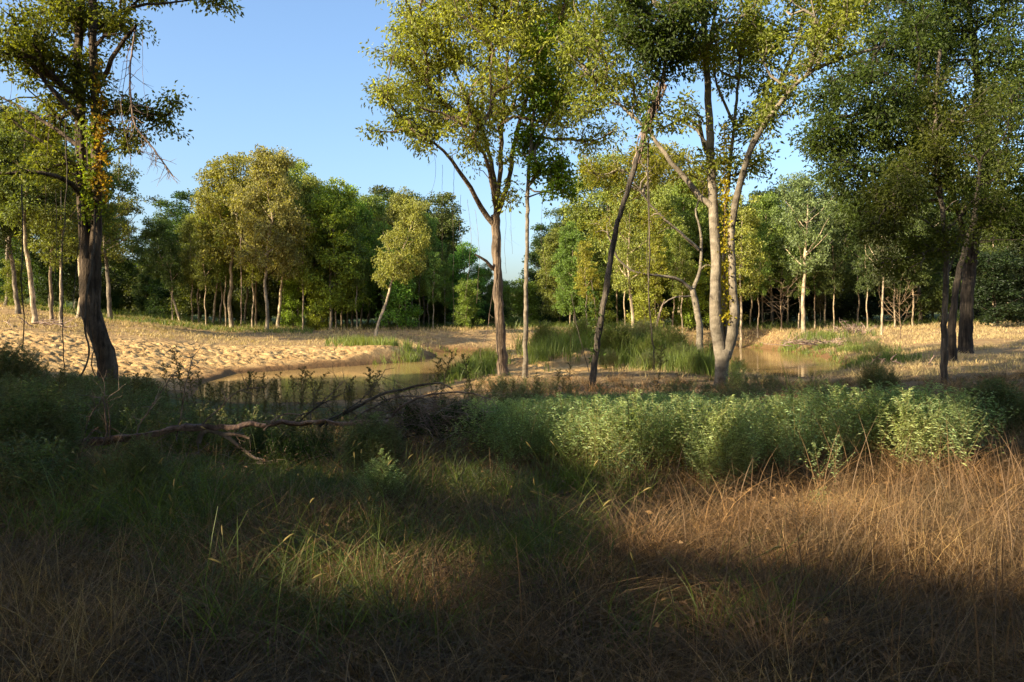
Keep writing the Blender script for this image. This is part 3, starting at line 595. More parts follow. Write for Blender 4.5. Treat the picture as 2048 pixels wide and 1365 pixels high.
PLT = [(345,84,470,DEEP),(385,87,430,OLIVE),(412,83,440,GREEN),(452,86,400,OLIVE),(504,82,390,OLIVE),(571,84,380,GREEN),(606,82,400,OLIVE),(632,86,420,GREEN),(672,84,430,GREEN),(694,87,430,OLIVE),(714,83,440,GREEN),(768,86,440,OLIVE),(812,84,460,GREEN),(838,88,470,GREEN),(866,85,500,GREEN),(890,88,520,GREEN),(1250,84,430,OLIVE),(1312,83,440,YEL),(1365,82,450,OLIVE),(1515,84,440,GREEN),(1630,86,450,DEEP),(1668,84,460,DEEP),(1735,82,450,DEEP)]
for k_, (px, Yd, tp, col) in enumerate(PLT):
    far_tree('slim', px, Yd, tp, col, 'thin pale pole-like trunk at the edge of the far wood, '+ORD(k_)+' from the left', 'woodland_tree', 'pale poles at the edge of the far wood', (2.0, 1.9, 1.7), .75)
# deeper rows
rr = np.random.default_rng(5)
for x0, x1, top0, top1, n, lab in [(-300, 250, 380, 450, 9, 'dense dark tree deep in the wood behind the rise'), (215, 345, 500, 555, 12, 'low distant tree seen in the gap at the left'),
   (340, 880, 370, 440, 30, 'dense dark tree deep in the wood behind the meadow'), (880, 985, 540, 575, 6, 'distant low tree behind the dam'), (985, 1090, 575, 600, 6, 'hazy low tree far beyond the dam gap'),
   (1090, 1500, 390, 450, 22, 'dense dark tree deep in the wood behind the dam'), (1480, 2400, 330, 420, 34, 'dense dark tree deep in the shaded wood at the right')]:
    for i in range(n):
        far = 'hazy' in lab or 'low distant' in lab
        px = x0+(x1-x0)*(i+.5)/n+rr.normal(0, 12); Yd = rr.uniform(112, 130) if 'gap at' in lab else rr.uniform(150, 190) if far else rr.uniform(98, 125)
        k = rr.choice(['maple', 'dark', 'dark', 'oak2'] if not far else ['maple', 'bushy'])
        col = rr.choice([0, 1, 2]); col = (DEEP, (.11, .15, .03), (.055, .09, .02))[col] if px < 1500 else ((.04, .058, .014), (.055, .08, .018), (.03, .045, .012))[col]  # right-hand crowns take darker leaf colours in place of real shade
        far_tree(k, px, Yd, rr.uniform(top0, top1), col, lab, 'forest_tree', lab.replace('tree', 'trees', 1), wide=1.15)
USH = [(90,88,560),(200,92,575),(330,104,590),(500,106,600),(860,106,605),(990,100,610),(1100,104,600),(1230,100,590),(1520,96,590),(1580,98,600),(1660,96,600),(1720,95,590),(1810,92,590),(1960,90,560),(2020,86,540),(2080,84,500),(1990,75,500)]
USX = sorted(q_[0] for q_ in USH)
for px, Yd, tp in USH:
    far_tree('bushy' if tp > 570 else 'young', px, Yd, tp, (.05,.085,.018) if px < 1500 else (.026,.038,.01), 'leafy dark understorey shrub at the foot of the far wood, '+ORD(USX.index(px))+' from the left', 'understorey_shrub', 'understorey shrubs along the wood edge', wide=1.6)  # shrubs on the right coloured darker to imitate shade

# ------------------------------------------------------------------ the wood behind the camera, whose crowns shade the foreground
e1 = np.array([-S[1], S[0], 0]); e1 = e1/np.linalg.norm(e1); e1 = -e1 if e1[0] < 0 else e1
e2 = np.cross(S, e1)
Sh = np.array([S[0], S[1], 0])/cos(SUN_EL)
def litpix(poly, h, step, rad, broken=0):
    poly = np.array(poly, float); x0, y0 = poly.min(0); x1, y1 = poly.max(0)
    for px in np.arange(x0, x1+1, step):
        for py in np.arange(y0, y1+1, step*.6):
            ins = False
            for i in range(len(poly)):
                ax, ay = poly[i]; bx, by = poly[(i+1) % len(poly)]
                if (ay > py) != (by > py) and px < (bx-ax)*(py-ay)/(by-ay)+ax: ins = not ins
            if ins and broken and fbm(np.array([px/110.]), np.array([py/45.]), 7, 3)[0] < broken: continue
            if ins: X, Y_ = gpix(px, py, h); lit((X, Y_, gz(X, Y_)+h), rad)
litpix([(560,1020),(740,1010),(790,1100),(740,1170),(590,1150)], .25, 22, .15)
litpix([(845,930),(960,930),(960,1010),(870,1010)], .2, 22, .13)
for h_ in (.5, .95): litpix([(1540,800),(1900,790),(1940,900),(1880,960),(1580,960),(1500,900)], h_, 24, .16)
litpix([(1370,850),(1500,850),(1510,960),(1380,970)], .7, 22, .18)
litpix([(1560,815),(1900,800),(1950,900),(1880,985),(1560,975),(1510,900)], .7, 26, .18)
litpix([(1300,985),(1560,975),(1880,985),(1960,960),(2040,930),(2048,965),(1800,1010),(1720,1000),(1640,985),(1560,1025),(1440,1030),(1350,1005)], .25, 24, .08, .40)
litpix([(1000,800),(1080,800),(1450,800),(1400,845),(1100,830)], .7, 60, .07)
litpix([(560,835),(700,835),(700,868),(560,868)], .35, 20, .3)
litpix([(400,866),(470,866),(540,915),(480,905)], .3, 20, .22)
litpix([(880,700),(1420,690),(1430,770),(1300,775),(1050,770),(880,775)], .2, 34, .8)
litpix([(0,652),(150,660),(400,690),(480,740),(400,762),(240,752),(0,742)], 0, 40, .9)
litpix([(1500,770),(1660,762),(1700,790),(1520,800)], .2, 40, .4)
litpix([(1690,700),(1860,690),(1870,722),(1740,745),(1690,735)], .1, 40, .25)
litpix([(1480,650),(2040,655),(2040,690),(1800,700),(1480,690)], .3, 50, .8)
for yp in range(100, 745, 14): lit(P(1000, yp, 28.5), .6); lit(P(1052, yp, 28), .3)
for yp in range(-40, 708, 14): lit(P(1428, yp, 25), .45); lit(P(1466, yp, 25), .4)
for yp in range(-80, 330, 16): lit(P(1300+(250-yp)*.25, yp, 24), .5)
for yp in range(-80, 300, 18): lit(P(170, yp, 23.5), .8); lit(P(60, yp*.6, 23.5), 1.0)
for yp in range(130, 600, 16): lit(P(176, yp, 23.5), .34 if (yp//40) % 3 else .1)
rg = np.random.default_rng(12)
for k in range(1100): a_ = rg.uniform(950, 1600), rg.uniform(786, 950); x_, y_ = gpix(*a_, .75); lit((x_, y_, gz(x_, y_)+.75), rg.uniform(.06, .21))
for k in range(34): a_ = rg.uniform(300, 1900), rg.uniform(960, 1250); x_, y_ = gpix(*a_, .25); lit((x_, y_, gz(x_, y_)+.25), rg.uniform(.06, .14))
for k in range(60): a_ = rg.uniform(20, 950), rg.uniform(790, 960); x_, y_ = gpix(*a_, .3); lit((x_, y_, gz(x_, y_)+.3), rg.uniform(.06, .15))
LT = np.array(LIT); LA = LT[:, :3]@e1; LB = LT[:, :3]@e2
RES = .06; A0, B0 = LA.min()-2, LB.min()-2; NA, NB = int((LA.max()+2-A0)/RES)+1, int((LB.max()+2-B0)/RES)+1
GAP = np.zeros((NA, NB), bool)               # sun-side map of openings cut into the unseen crowns for the light patches
for a_, b_, r_ in zip(LA, LB, LT[:, 3]):
    i0, i1 = int((a_-r_-A0)/RES), int((a_+r_-A0)/RES)+2; j0, j1 = int((b_-r_-B0)/RES), int((b_+r_-B0)/RES)+2
    gi, gj = np.meshgrid(np.arange(i0, i1), np.arange(j0, j1), indexing='ij')
    GAP[i0:i1, j0:j1] |= np.hypot(gi*RES+A0-a_, gj*RES+B0-b_) < r_
def in_gap(p):
    i = ((p@e1-A0)/RES).astype(int); j = ((p@e2-B0)/RES).astype(int)
    ok = (i >= 0) & (i < NA) & (j >= 0) & (j < NB); o = np.zeros(len(p), bool); o[ok] = GAP[i[ok], j[ok]]; return o
def shade_tree(c, d, H, R, lo, n, seed, per=44, lsize=.30):
    r = np.random.default_rng(seed); b = e1*c+Sh*d; x, y = b[0], b[1]; z = gz(x, y); q0 = np.array([x, y, z])
    s0 = skelline([q0-[0, 0, .3], q0+[.2, 0, H*.3], q0+[-.1, .2, H*.6], q0+[0, 0, H*.9]], .26, .06, 0, .6, .02, seed)
    att = ball(n, q0+[0, 0, H*(1+lo)/2], (R, R, H*(1-lo)/2), r, .1)
    keep = np.ones(len(att), bool)
    keep &= ~((att[:, 1] > -1) & (np.abs(att[:, 0]) < .8*np.maximum(att[:, 1], 0)+1.5))
    att = att[keep]
    root = bpy.data.objects.new('shade_tree', None); C.objects.link(root); root.location = q0
    tag(root, 'unseen leafy tree of the wood behind the viewer, crown cut to shape the foreground shade', 'tree', 'trees of the wood behind the viewer')
    tm = MB(); tm.tube(s0[0]-q0, s0[1], 10, 0, .08, seed); link('trunk', tm.build('trunk', [M_bark]), root, color=(1, 1, 1))
    if len(att) > 5:
        cm = MB(); ga = att[~in_gap(att)]; grow(cm, [s0], ga, r, tip=.008, k=4, stepn=.8, maxr=.03)
        V, Q = cloud(att, per, .6, lsize, r, .3, .6, .8); V = V.reshape(-1, 4, 3); V = V[~in_gap(V.mean(1))]
        cm.leaves(V.reshape(-1, 3), np.arange(len(V)*4).reshape(-1, 4))
        cm.V = [v-q0 for v in cm.V]; link('crown', cm.build('crown', [M_bark, M_leaf], False), root, color=GREEN)
for i, c in enumerate(np.arange(-33, 9, 4.6)):
    shade_tree(c, 18+(i % 2)*7, 21+(i*7 % 5), 4.4, .04, 760, 300+i)
for i, c in enumerate(np.arange(-31, -6, 5.5)):
    shade_tree(c, 34, 29, 4.8, .45, 480, 330+i)


for i, (c, d) in enumerate([(-6, 14), (-11, 13), (-2, 22), (2, 9), (7, 12), (12, 18), (0, 40), (8, 30)]+[(.53*a-.848*b, -.848*a-.53*b) for a, b in [(8, -4), (12, 3), (15, 9), (4, -7), (-4, -6), (-8, 1), (20, 17), (17, -3)]]):  # further unseen trees added around the camera to deepen the foreground shade
    shade_tree(c, d, 23, 4.8, .2, 520, 360+i)

# ------------------------------------------------------------------ grasses and herbs
def pixof(X, Y, z): return X/Y*F+CX, HY+(EYE-z)/Y*F
def blades(r, x, y, h, wd, lean, curl, seg=3, az=None, h0=0):
    """arching blades: lean = how far the tip moves sideways relative to height, curl = droop of the tip"""
    n = len(x); z = ground(x, y)-.02+h0; az = r.random(n)*2*pi if az is None else az
    d = np.stack([np.cos(az), np.sin(az)], 1); fa = r.random(n)*2*pi; sd = np.stack([np.cos(fa), np.sin(fa), np.zeros(n)], 1)
    t = np.linspace(0, 1, seg+1); V = np.zeros((n, seg+1, 2, 3))
    for k, tt in enumerate(t):
        c = np.stack([x+d[:, 0]*h*lean*tt**1.7, y+d[:, 1]*h*lean*tt**1.7, z+h*(tt-curl*tt**2.6)], 1)
        ww = (wd*(1-.85*tt**1.5)*.5)[:, None]
        V[:, k, 0] = c-sd*ww; V[:, k, 1] = c+sd*ww
    i = np.arange(n)[:, None]*(2*(seg+1))+np.arange(seg)[None]*2
    return V.reshape(-1, 3), np.stack([i, i+1, i+3, i+2], -1).reshape(-1, 4)
def scatter(r, n, y0, y1, u0=-.80, u1=.80, p=1.0, clump=0, cs=.06):
    """random ground points in the view wedge, denser near the camera by power p"""
    t = r.random(n); a = 2-p
    y = (y0**a+(y1**a-y0**a)*t)**(1/a) if abs(a) > .01 else y0*(y1/y0)**t
    x = r.uniform(u0, u1, n)*y
    if clump:
        k = r.integers(0, max(1, n//clump), n); cs = cs*r.uniform(.5, 1.8, n)[k]; dx = r.normal(0, cs, n); dy = r.normal(0, cs, n); x = x[k]+dx; y = y[k]+dy
        global TA, TH; TA = np.arctan2(dy, dx)+r.normal(0, .7, n); TH = r.uniform(.45, 1.35, n)[k]
    return x, y
def greenness(X, Y):
    z = ground(X, Y); px, py = pixof(X, Y, z)
    g = 1.3*np.exp(-(((px-560)/260)**2+((py-1090)/80)**2))+1.1*np.exp(-(((px-300)/420)**2+((py-960)/110)**2))+.9*np.exp(-(((px-1080)/170)**2+((py-1110)/75)**2))
    g = g+.6*np.exp(-(((px-200)/380)**2+((py-830)/60)**2))+.55*np.exp(-(((px-1450)/300)**2+((py-1230)/80)**2))+.75*np.exp(-(((px-650)/260)**2+((py-1290)/70)**2))+.5*np.exp(-(((px-1100)/260)**2+((py-985)/30)**2))
    return np.clip(g*(.2+1.6*sm(.3, .65, fbm(X*1.1, Y*1.1, 51))), 0, 1)
def notthick(X, Y): return ~in_thicket(X, Y)
def in_thicket(X, Y):
    px = X/Y*F+CX; wob = (fbm(X*.9, Y*.9, 61)-.47)*2.2
    lo = np.interp(px, [900, 960, 1020, 1200, 1330, 1440, 1520, 1600, 1900, 1960], [11, 9.6, 8.8, 8.2, 7.9, 7.6, 8.0, 7.7, 7.6, 9])
    hi = np.interp(px, [900, 960, 1100, 1380, 1450, 1520, 1700, 1900, 1960], [11, 12.5, 14.5, 14, 12, 10, 9.6, 9.3, 9])
    return (px > 930) & (px < 1950+20*wob) & (Y > lo+wob*.4) & (Y < hi+wob*.5)
def bare(X, Y):
    z, px, sd, dm = ground(X, Y, True); return sd, dm, px
r = np.random.default_rng(77)
M_dry = leaf_mat('dry_grass', (.29, .165, .085), var=.75, alt=(.17, .115, .07), trans=.25, gloss=.02, yellow=.2, scale=1.2)
M_meadow = leaf_mat('meadow_grass', (.44, .33, .18), var=.4, trans=.25, gloss=.0, yellow=.1)
M_straw = leaf_mat('straw', (.38, .245, .13), var=.65, alt=(.23, .145, .085), trans=.25, gloss=.03, yellow=.2, scale=1.2)
M_green = leaf_mat('green_grass', (.125, .16, .035), var=.45, trans=.4, gloss=.03, yellow=.35, scale=1.0)
M_reed = leaf_mat('reed', (.15, .19, .045), var=.55, trans=.45, gloss=.03, yellow=.5, scale=.35)
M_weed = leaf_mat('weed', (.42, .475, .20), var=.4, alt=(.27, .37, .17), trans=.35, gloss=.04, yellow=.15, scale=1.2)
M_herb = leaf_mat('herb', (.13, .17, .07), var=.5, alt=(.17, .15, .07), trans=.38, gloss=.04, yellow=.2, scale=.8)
M_stem = leaf_mat('stem', (.20, .17, .07), var=.3, trans=.05, gloss=.02)
M_seed = leaf_mat('seed_heads', (.26, .20, .08), var=.35, trans=.3, gloss=.02)
M_redstem = leaf_mat('dry_stem', (.17, .105, .065), var=.3, trans=.05, gloss=.02)
M_litter = leaf_mat('litter', (.22, .13, .07), var=.7, trans=.1, gloss=.02)
M_juni = leaf_mat('juniper_leaf', (.05, .08, .022), var=.5, trans=.2, gloss=.02, yellow=.5, scale=2)

def keep(mask, *a): return [v[mask] for v in a]
# dry grass: a low tangled layer, then taller arching stalks
parts = []
def addp(V, Q): parts.append((V, Q))
def flush(name, mat, kind='stuff', **kw):
    V = []; Q = []; n = 0
    for v, q in parts: V.append(v); Q.append(q+n); n += len(v)
    parts.clear(); o = link(name, mesh(name, np.concatenate(V), np.concatenate(Q), [mat], smooth=False)); tag(o, kind=kind, **kw); return o
for (n, y0, y1, hs, ws, p) in [(120000, 2.9, 9, .26, .0042, 1.5), (120000, 9, 27, .30, .008, 1.2)]:
    x, y = scatter(r, n, y0, y1, p=p, clump=60, cs=.075); g = greenness(x, y); sd, dm, px = bare(x, y); ta, tH = TA, TH
    k = (g < r.random(n)*.9) & (dm < r.random(n)) & (sd < -.3) & ~(in_thicket(x, y) & (r.random(n) < .7)); x, y, ta, tH = keep(k, x, y, ta, tH); m_ = len(x)
    addp(*blades(r, x, y, r.uniform(.3, 1.5, m_)*hs*np.where((x/y*F+CX > 330) & (x/y*F+CX < 950) & (y > 15), .45, 1)*tH*(.5+1.4*fbm(x*1.3, y*1.3, 55)), ws*r.uniform(.5, 1.5, m_), r.uniform(.2, 2.2, m_), r.uniform(.1, .85, m_), 4, ta))
flush('dry_grass', M_dry, label='tangled low brown dry grass over the foreground', cat='grass')
for (n, y0, y1, ws, p) in [(38000, 2.9, 8.5, .0038, 1.3), (42000, 8.5, 27, .008, 1.0)]:
    x, y = scatter(r, n, y0, y1, p=p, clump=14, cs=.09); g = greenness(x, y); sd, dm, px = bare(x, y); z = ground(x, y); ppx, ppy = pixof(x, y, z)
    tall = np.clip(.16+.75*sm(1350, 1800, ppx)*sm(960, 1060, ppy)+.45*sm(1150, 1330, ppy)+.35*sm(1500, 1700, ppx)*(ppy < 860)+.45*(ppx < 950)*(y < 11)-.3*(ppx > 330)*(ppx < 960)*(y > 13), 0, 1)*(.35+.65*sm(.40, .58, fbm(x*.8, y*.8, 71)))
    k = (r.random(n) < tall*(1-g*.6)) & (dm < r.random(n)) & (sd < -.3) & ~in_thicket(x, y); x, y, tall = keep(k, x, y, tall); m_ = len(x)
    az = .4+r.normal(0, 2.2, m_)
    addp(*blades(r, x, y, (.14+.36*tall)*r.uniform(.35, 1.3, m_), ws*r.uniform(.5, 1.6, m_), r.uniform(.05, 1.0, m_)**1.4*1.5, r.uniform(0, .55, m_), 4, az))
flush('tall_dry_grass', M_straw, label='tall straw-coloured grass stalks rising from the brown mat', cat='grass')
for (n, y0, y1, ws, p) in [(95000, 2.9, 9.5, .0065, 1.3), (70000, 9.5, 26, .011, 1.0)]:
    x, y = scatter(r, n, y0, y1, p=p, clump=40, cs=.07); g = greenness(x, y); sd, dm, px = bare(x, y); ta, tH = TA, TH
    k = (g > r.random(n)*.8+.12) & (dm < .4) & (sd < -.2) & ~in_thicket(x, y); x, y, ta, tH = keep(k, x, y, ta, tH); m_ = len(x)
    pp = x/y*F+CX; lowf = np.where((pp > 60) & (pp < 900) & (y > 7.6) & (y < 10), .45, 1)*np.where((pp > 330) & (pp < 950) & (y > 13), .4, 1)
    addp(*blades(r, x, y, .34*lowf*tH*r.uniform(.5, 1.5, m_), ws*r.uniform(.6, 1.5, m_), r.uniform(.2, 1.2, m_), r.uniform(0, .6, m_), 4, ta))
flush('green_grass', M_green, label='long green grass between the dry tufts', cat='grass')
x, y = scatter(r, 1100, 3.2, 9, -.2, .8, 1.2); z = ground(x, y); ppx, ppy = pixof(x, y, z); k = (r.random(len(x)) < sm(1300, 1900, ppx)*.9+.12) & (ppy > 930) & ~in_thicket(x, y); x, y = keep(k, x, y); m_ = len(x)
addp(*blades(r, x, y, r.uniform(.35, .85, m_), r.uniform(.004, .009, m_), r.uniform(.02, .5, m_), r.uniform(0, .12, m_), 4))
flush('dead_stalks', M_redstem, label='dark reddish dead stalks standing in the dry grass', cat='dry stalks')
x, y = scatter(r, 9000, 3, 14, -.8, .8, 1.4); k = ~in_thicket(x, y); x, y = keep(k, x, y); m_ = len(x); nn = r.normal(0, .5, (m_, 3)); nn[:, 2] += 1
addp(*leaf_quads(np.stack([x, y, ground(x, y)+r.uniform(.01, .16, m_)], 1), r.normal(0, 1, (m_, 3))*[1, 1, .3], nn, r.uniform(.03, .08, m_), r.uniform(.015, .04, m_)))
flush('fallen_leaves', M_litter, label='brown fallen leaves caught in the foreground grass', cat='fallen leaves')
# seed stalks with fox-tail heads in the green grass
mb = MB(); x, y = scatter(r, 260, 3.6, 9, -.6, .3, 1.2); g = greenness(x, y); x, y = keep(g > .3, x, y)
for a, b in zip(x, y):
    h = r.uniform(.4, .65); an = r.random()*6.28; z = gz(a, b); t = np.linspace(0, 1, 6)[:, None]; l = r.uniform(.1, .35)
    q = np.array([a, b, z])+np.hstack([cos(an)*l*t**2, sin(an)*l*t**2, h*(t-.12*t**3)]); mb.tube(q, .0016, 3, 0)
    d = q[-1]-q[-2]; d /= np.linalg.norm(d); mb.tube(np.array([q[-1], q[-1]+d*.02, q[-1]+d*.05-[0, 0, .004], q[-1]+d*.075-[0, 0, .012]]), [.002, .006, .0055, .001], 5, 1)
tag(link('foxtail_grass', mb.build('foxtail_grass', [M_green, M_seed])), 'slender grass stalks with fuzzy yellow seed heads', 'grass', kind='stuff')
# meadow and dam grass, reeds at the waterline
n = 165000; x, y = scatter(r, n, 27, 96, -.8, .8, .7, clump=6, cs=.12); sd, dm, px = bare(x, y)
k = (dm < r.random(n)*.62) & (sd < -.5) & (fbm(x*.35, y*.35, 81) > .34+.1*r.random(n)); x, y = keep(k, x, y); m_ = len(x)
addp(*blades(r, x, y, r.uniform(.12, .36, m_)*(1+.6*(y > 78)), .00065*y*r.uniform(.6, 1.4, m_), r.uniform(.1, 1.0, m_), r.uniform(0, .4, m_), 2))
flush('meadow_grass', M_meadow, label='pinkish tan dry grass over the meadow and dam', cat='grass')
def reedpatch(px, Y, wpx, dY, n, h, dens=1):
    x = (px+r.normal(0, wpx, n)-CX)/F*Y; y = Y+r.normal(0, dY, n); k_ = r.integers(0, max(1, n//12), n); x = x[k_]+r.normal(0, .10, n); y = y[k_]+r.normal(0, .12, n)
    sd, dm, _ = bare(x, y); q = sd < .35; x, y = keep(q, x, y); m_ = len(x)
    addp(*blades(r, x, y, h*r.uniform(.45, 1.2, m_), .0005*Y*r.uniform(.7, 1.6, m_), r.uniform(.05, .6, m_), r.uniform(0, .4, m_), 3))
for a in [(1330,33,45,1.5,2000,1.0),(1250,35,30,1.5,1100,1.2),(1390,30,26,1.2,1200,.9),(1190,43,60,1.5,1700,1.5),(1110,36,22,1.2,900,1.0),(930,31,22,1,1500,.6),(1260,42,50,1.6,2400,1.4),(1340,40,34,1.5,1800,1.0),(1140,40,38,1.4,1500,1.1),(1075,35,14,1.2,900,.7),(955,33,24,1.6,2600,.75),(925,36,12,1,700,.6),(1330,31,38,1,1800,.7),(1400,34,18,1.4,1100,.6),
          (1395,52,30,2,1500,.8),(1460,40,22,1,1300,.7),(700,60,26,.8,800,.7),(755,56,45,1.2,1500,.8),(840,52,25,1.2,900,.9),(800,49,30,.8,600,.5),(870,50,8,.6,400,.4),
          (1600,65,60,.5,1500,.5),(1722,55,18,2.2,1300,.7),(1765,42,30,1.3,1300,.7),(1560,72,40,1,1200,.7),(1470,68,40,.7,900,.5),(1712,37,8,.6,260,.5),(1650,73,40,1.5,1200,.9),(1380,67,60,.6,600,.5)]: reedpatch(*a)
sx = []; sy = []
for i in range(len(POND)):
    a = POND[i]; b = POND[(i+1) % len(POND)]; L = np.hypot(*(b-a)); c = int(L*34); t = r.random(c); e = r.normal(0, .35, c)
    nv = np.array([b[1]-a[1], a[0]-b[0]])/max(L, .1); sx.append(a[0]+(b[0]-a[0])*t+nv[0]*e); sy.append(a[1]+(b[1]-a[1])*t+nv[1]*e)
x = np.concatenate(sx); y = np.concatenate(sy); sd, dm, px = bare(x, y); k = (sd < .2) & (sd > -1.2) & (fbm(x*.5, y*.5, 91) > .44) & ~((px < 850) & (y < 50)); x, y = keep(k, x, y); m_ = len(x)
addp(*blades(r, x, y, .32*r.uniform(.5, 1.4, m_), .0006*y*r.uniform(.7, 1.5, m_), r.uniform(.1, .8, m_), r.uniform(0, .4, m_), 2))
flush('waterside_reeds', M_reed, label='bright green sedge and reeds on the banks of the pond', cat='reeds')
x, y = scatter(r, 16000, 86, 97, -.8, .8, 0); addp(*blades(r, x, y, r.uniform(.4, 1.3, len(x)), .09*r.uniform(.6, 1.5, len(x)), r.uniform(.2, 1, len(x)), r.uniform(0, .5, len(x)), 2))
x, y = scatter(r, 6000, 74, 88, -.6, -.25, 0); addp(*blades(r, x, y, r.uniform(.3, .6, len(x)), .06*r.uniform(.6, 1.5, len(x)), r.uniform(.2, 1, len(x)), r.uniform(0, .5, len(x)), 2))
flush('undergrowth', M_green, label='rank green undergrowth along the foot of the far wood', cat='undergrowth')

# leafy weeds: plant variants merged into one uncountable thicket
def weed_plant(seed, h=.9, nb=9, leafL=.045, asp=.32, top=.3, nl=16):
    r = np.random.default_rng(seed); mb = MB(); l = r.normal(0, .07, 2)
    t = np.linspace(0, 1, 6)[:, None]; st = np.hstack([l[0]*t**2, l[1]*t**2, h*t]); mb.tube(st, np.linspace(.004, .0015, 6), 3, 0)
    LP = []; LD = []
    for i in range(nb):
        f = .2+.75*(i+r.random())/nb; b = np.array([np.interp(f, t[:, 0], st[:, j]) for j in range(3)]); a = i*2.4+r.normal(0, .4); L = h*(.36*(1.15-f))*r.uniform(.8, 1.3)
        tt = np.linspace(0, 1, 4)[:, None]; q = b+np.hstack([cos(a)*L*tt, sin(a)*L*tt, L*(.9*tt+.2*tt**2)]); mb.tube(q, .0018, 3, 0)
        for s in np.linspace(.2, 1, nl//2):
            p_ = b+np.array([cos(a)*L*s, sin(a)*L*s, L*(.9*s+.2*s*s)])
            for sg in (-1, 1): LP.append(p_); aa = a+sg*1.1+r.normal(0, .4); LD.append([cos(aa), sin(aa), r.uniform(-.35, .6)])
    for f in np.linspace(.15, 1, 22):
        b = np.array([np.interp(f, t[:, 0], st[:, j]) for j in range(3)]); aa = r.random()*6.28; LP.append(b); LD.append([cos(aa), sin(aa), r.uniform(-.3, .5)+(f > .9)])
    LP = np.array(LP); LD = np.array(LD); nn = r.normal(0, .35, LP.shape); nn[:, 2] += 1
    sz = leafL*r.uniform(.6, 1.25, len(LP))*(1.25-.5*LP[:, 2]/h); V, Q = leaf_quads(LP, LD, nn, sz, sz*asp); mb.leaves(V, Q)
    return np.concatenate(mb.V), np.concatenate(mb.Q), np.concatenate(mb.M)
def thicket(name, label, x, y, hs, variants, mats, kind='stuff', cat='weeds', seed=0, origin=None):
    r = np.random.default_rng(seed); z = ground(x, y); V = []; Q = []; M = []; n = 0
    for i in range(len(x)):
        v, q, m = variants[r.integers(len(variants))]; a = r.random()*6.28; s = hs[i]; ca, sa = cos(a)*s, sin(a)*s
        V.append(np.stack([v[:, 0]*ca-v[:, 1]*sa+x[i], v[:, 0]*sa+v[:, 1]*ca+y[i], v[:, 2]*s+z[i]], 1)); Q.append(q+n); M.append(m); n += len(v)
    V = np.concatenate(V); o = link(name, mesh(name, V-(origin if origin is not None else 0), np.concatenate(Q), mats, np.concatenate(M), False))
    if origin is not None: o.location = origin
    return tag(o, label, cat, kind=kind)
WV = [weed_plant(500+i, leafL=.058, asp=.33, nb=11, nl=14) for i in range(9)]
HV = [weed_plant(520+i, .5, 7, .045, .5, nl=12) for i in range(8)]
x, y = scatter(r, 30000, 7, 15, -.1, .62, .6); k = in_thicket(x, y) | (in_thicket(x+r.normal(0, .35, len(x)), y+r.normal(0, .7, len(x))) & (r.random(len(x)) < .16)); x, y = keep(k, x, y); x, y = x[:1850], y[:1850]
hh = (.84+.9*(fbm(x*1.3, y*1.3, 95)-.46))*r.uniform(.6, 1.25, len(x))*np.interp(y, [7, 8.5, 15], [.8, 1, .9])
hh = np.minimum(hh, np.interp(y, [7, 9, 11, 14.5], [.98, .92, .78, .62])*r.uniform(.85, 1.05, len(x)))
thicket('weed_thicket', 'waist-high thicket of pale sage green leafy weeds in front of the pond', x, y, hh, WV, [M_stem, M_weed], seed=1)
x, y = scatter(r, 30000, 6.5, 22, -.75, -.13, .4); g = greenness(x, y); fl = fbm(x*.7, y*.7, 97); pp = x/y*F+CX; k = (g+.1 > r.random(len(x))) & (fl > .45) & ~((pp > 60) & (pp < 900) & (y > 7.6) & (y < 9.7)); k &= ~((pp > 330) & (y > 12.5) & (r.random(len(x)) < .9)); x, y = keep(k, x, y); x, y = x[:1500], y[:1500]
thicket('ground_cover_plants', 'dark green leafy herbs covering the shaded ground at the left', x, y, r.uniform(.5, 1.25, len(x))*np.where((x/y*F+CX > 330) & (y > 11), .5, 1)*np.where((x/y*F+CX > 150) & (y < 9.5), .5, 1), HV, [M_stem, M_herb], seed=2)
x, y = scatter(r, 3000, 3.2, 7.5, -.7, .2, 1); g = greenness(x, y); k = g > .5; x, y = keep(k, x, y); x, y = x[:160], y[:160]
thicket('low_herbs', 'scattered small herbs growing among the green grass', x, y, r.uniform(.3, .7, len(x)), HV, [M_stem, M_herb], seed=3)

x, y = scatter(r, 5000, 13.5, 24, -.06, .42, .6); k = fbm(x*.9, y*.9, 99) > .5; x, y = keep(k, x, y); x, y = x[:520], y[:520]
thicket('bank_weeds', 'patchy low weeds on the bank between the thicket and the pond', x, y, r.uniform(.4, 1.2, len(x)), HV, [M_stem, M_herb], seed=5)
# separate weed bushes
def bush(px, Y, wpx, hm, n, V, mats, name, label, cat, seed, group=None, py=None):
    r = np.random.default_rng(seed); x0 = (px-CX)/F*Y; rad = wpx/F*Y; z0 = gz(x0, Y)
    a = r.random(n)*6.28; q = rad*np.sqrt(r.random(n)); x = x0+np.cos(a)*q; y = Y+np.sin(a)*q*.8
    hs = hm*(1-.45*(q/rad)**2)*r.uniform(.75, 1.1, n); o = thicket(name, label, x, y, hs, V, mats, kind='thing', cat=cat, seed=seed, origin=np.array([x0, Y, z0]))
    o['kind'] = 'thing'
    if group: o['group'] = group
    return o
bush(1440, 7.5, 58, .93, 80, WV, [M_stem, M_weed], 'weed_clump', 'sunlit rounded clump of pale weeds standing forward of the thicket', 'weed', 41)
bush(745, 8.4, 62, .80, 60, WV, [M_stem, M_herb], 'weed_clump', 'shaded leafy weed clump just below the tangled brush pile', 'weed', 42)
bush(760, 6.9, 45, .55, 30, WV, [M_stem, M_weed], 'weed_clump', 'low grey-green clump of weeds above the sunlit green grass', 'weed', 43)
bush(270, 7.0, 70, .62, 55, WV, [M_stem, M_herb], 'weed_clump', 'bushy dark weed clump below the fallen log', 'weed', 44)
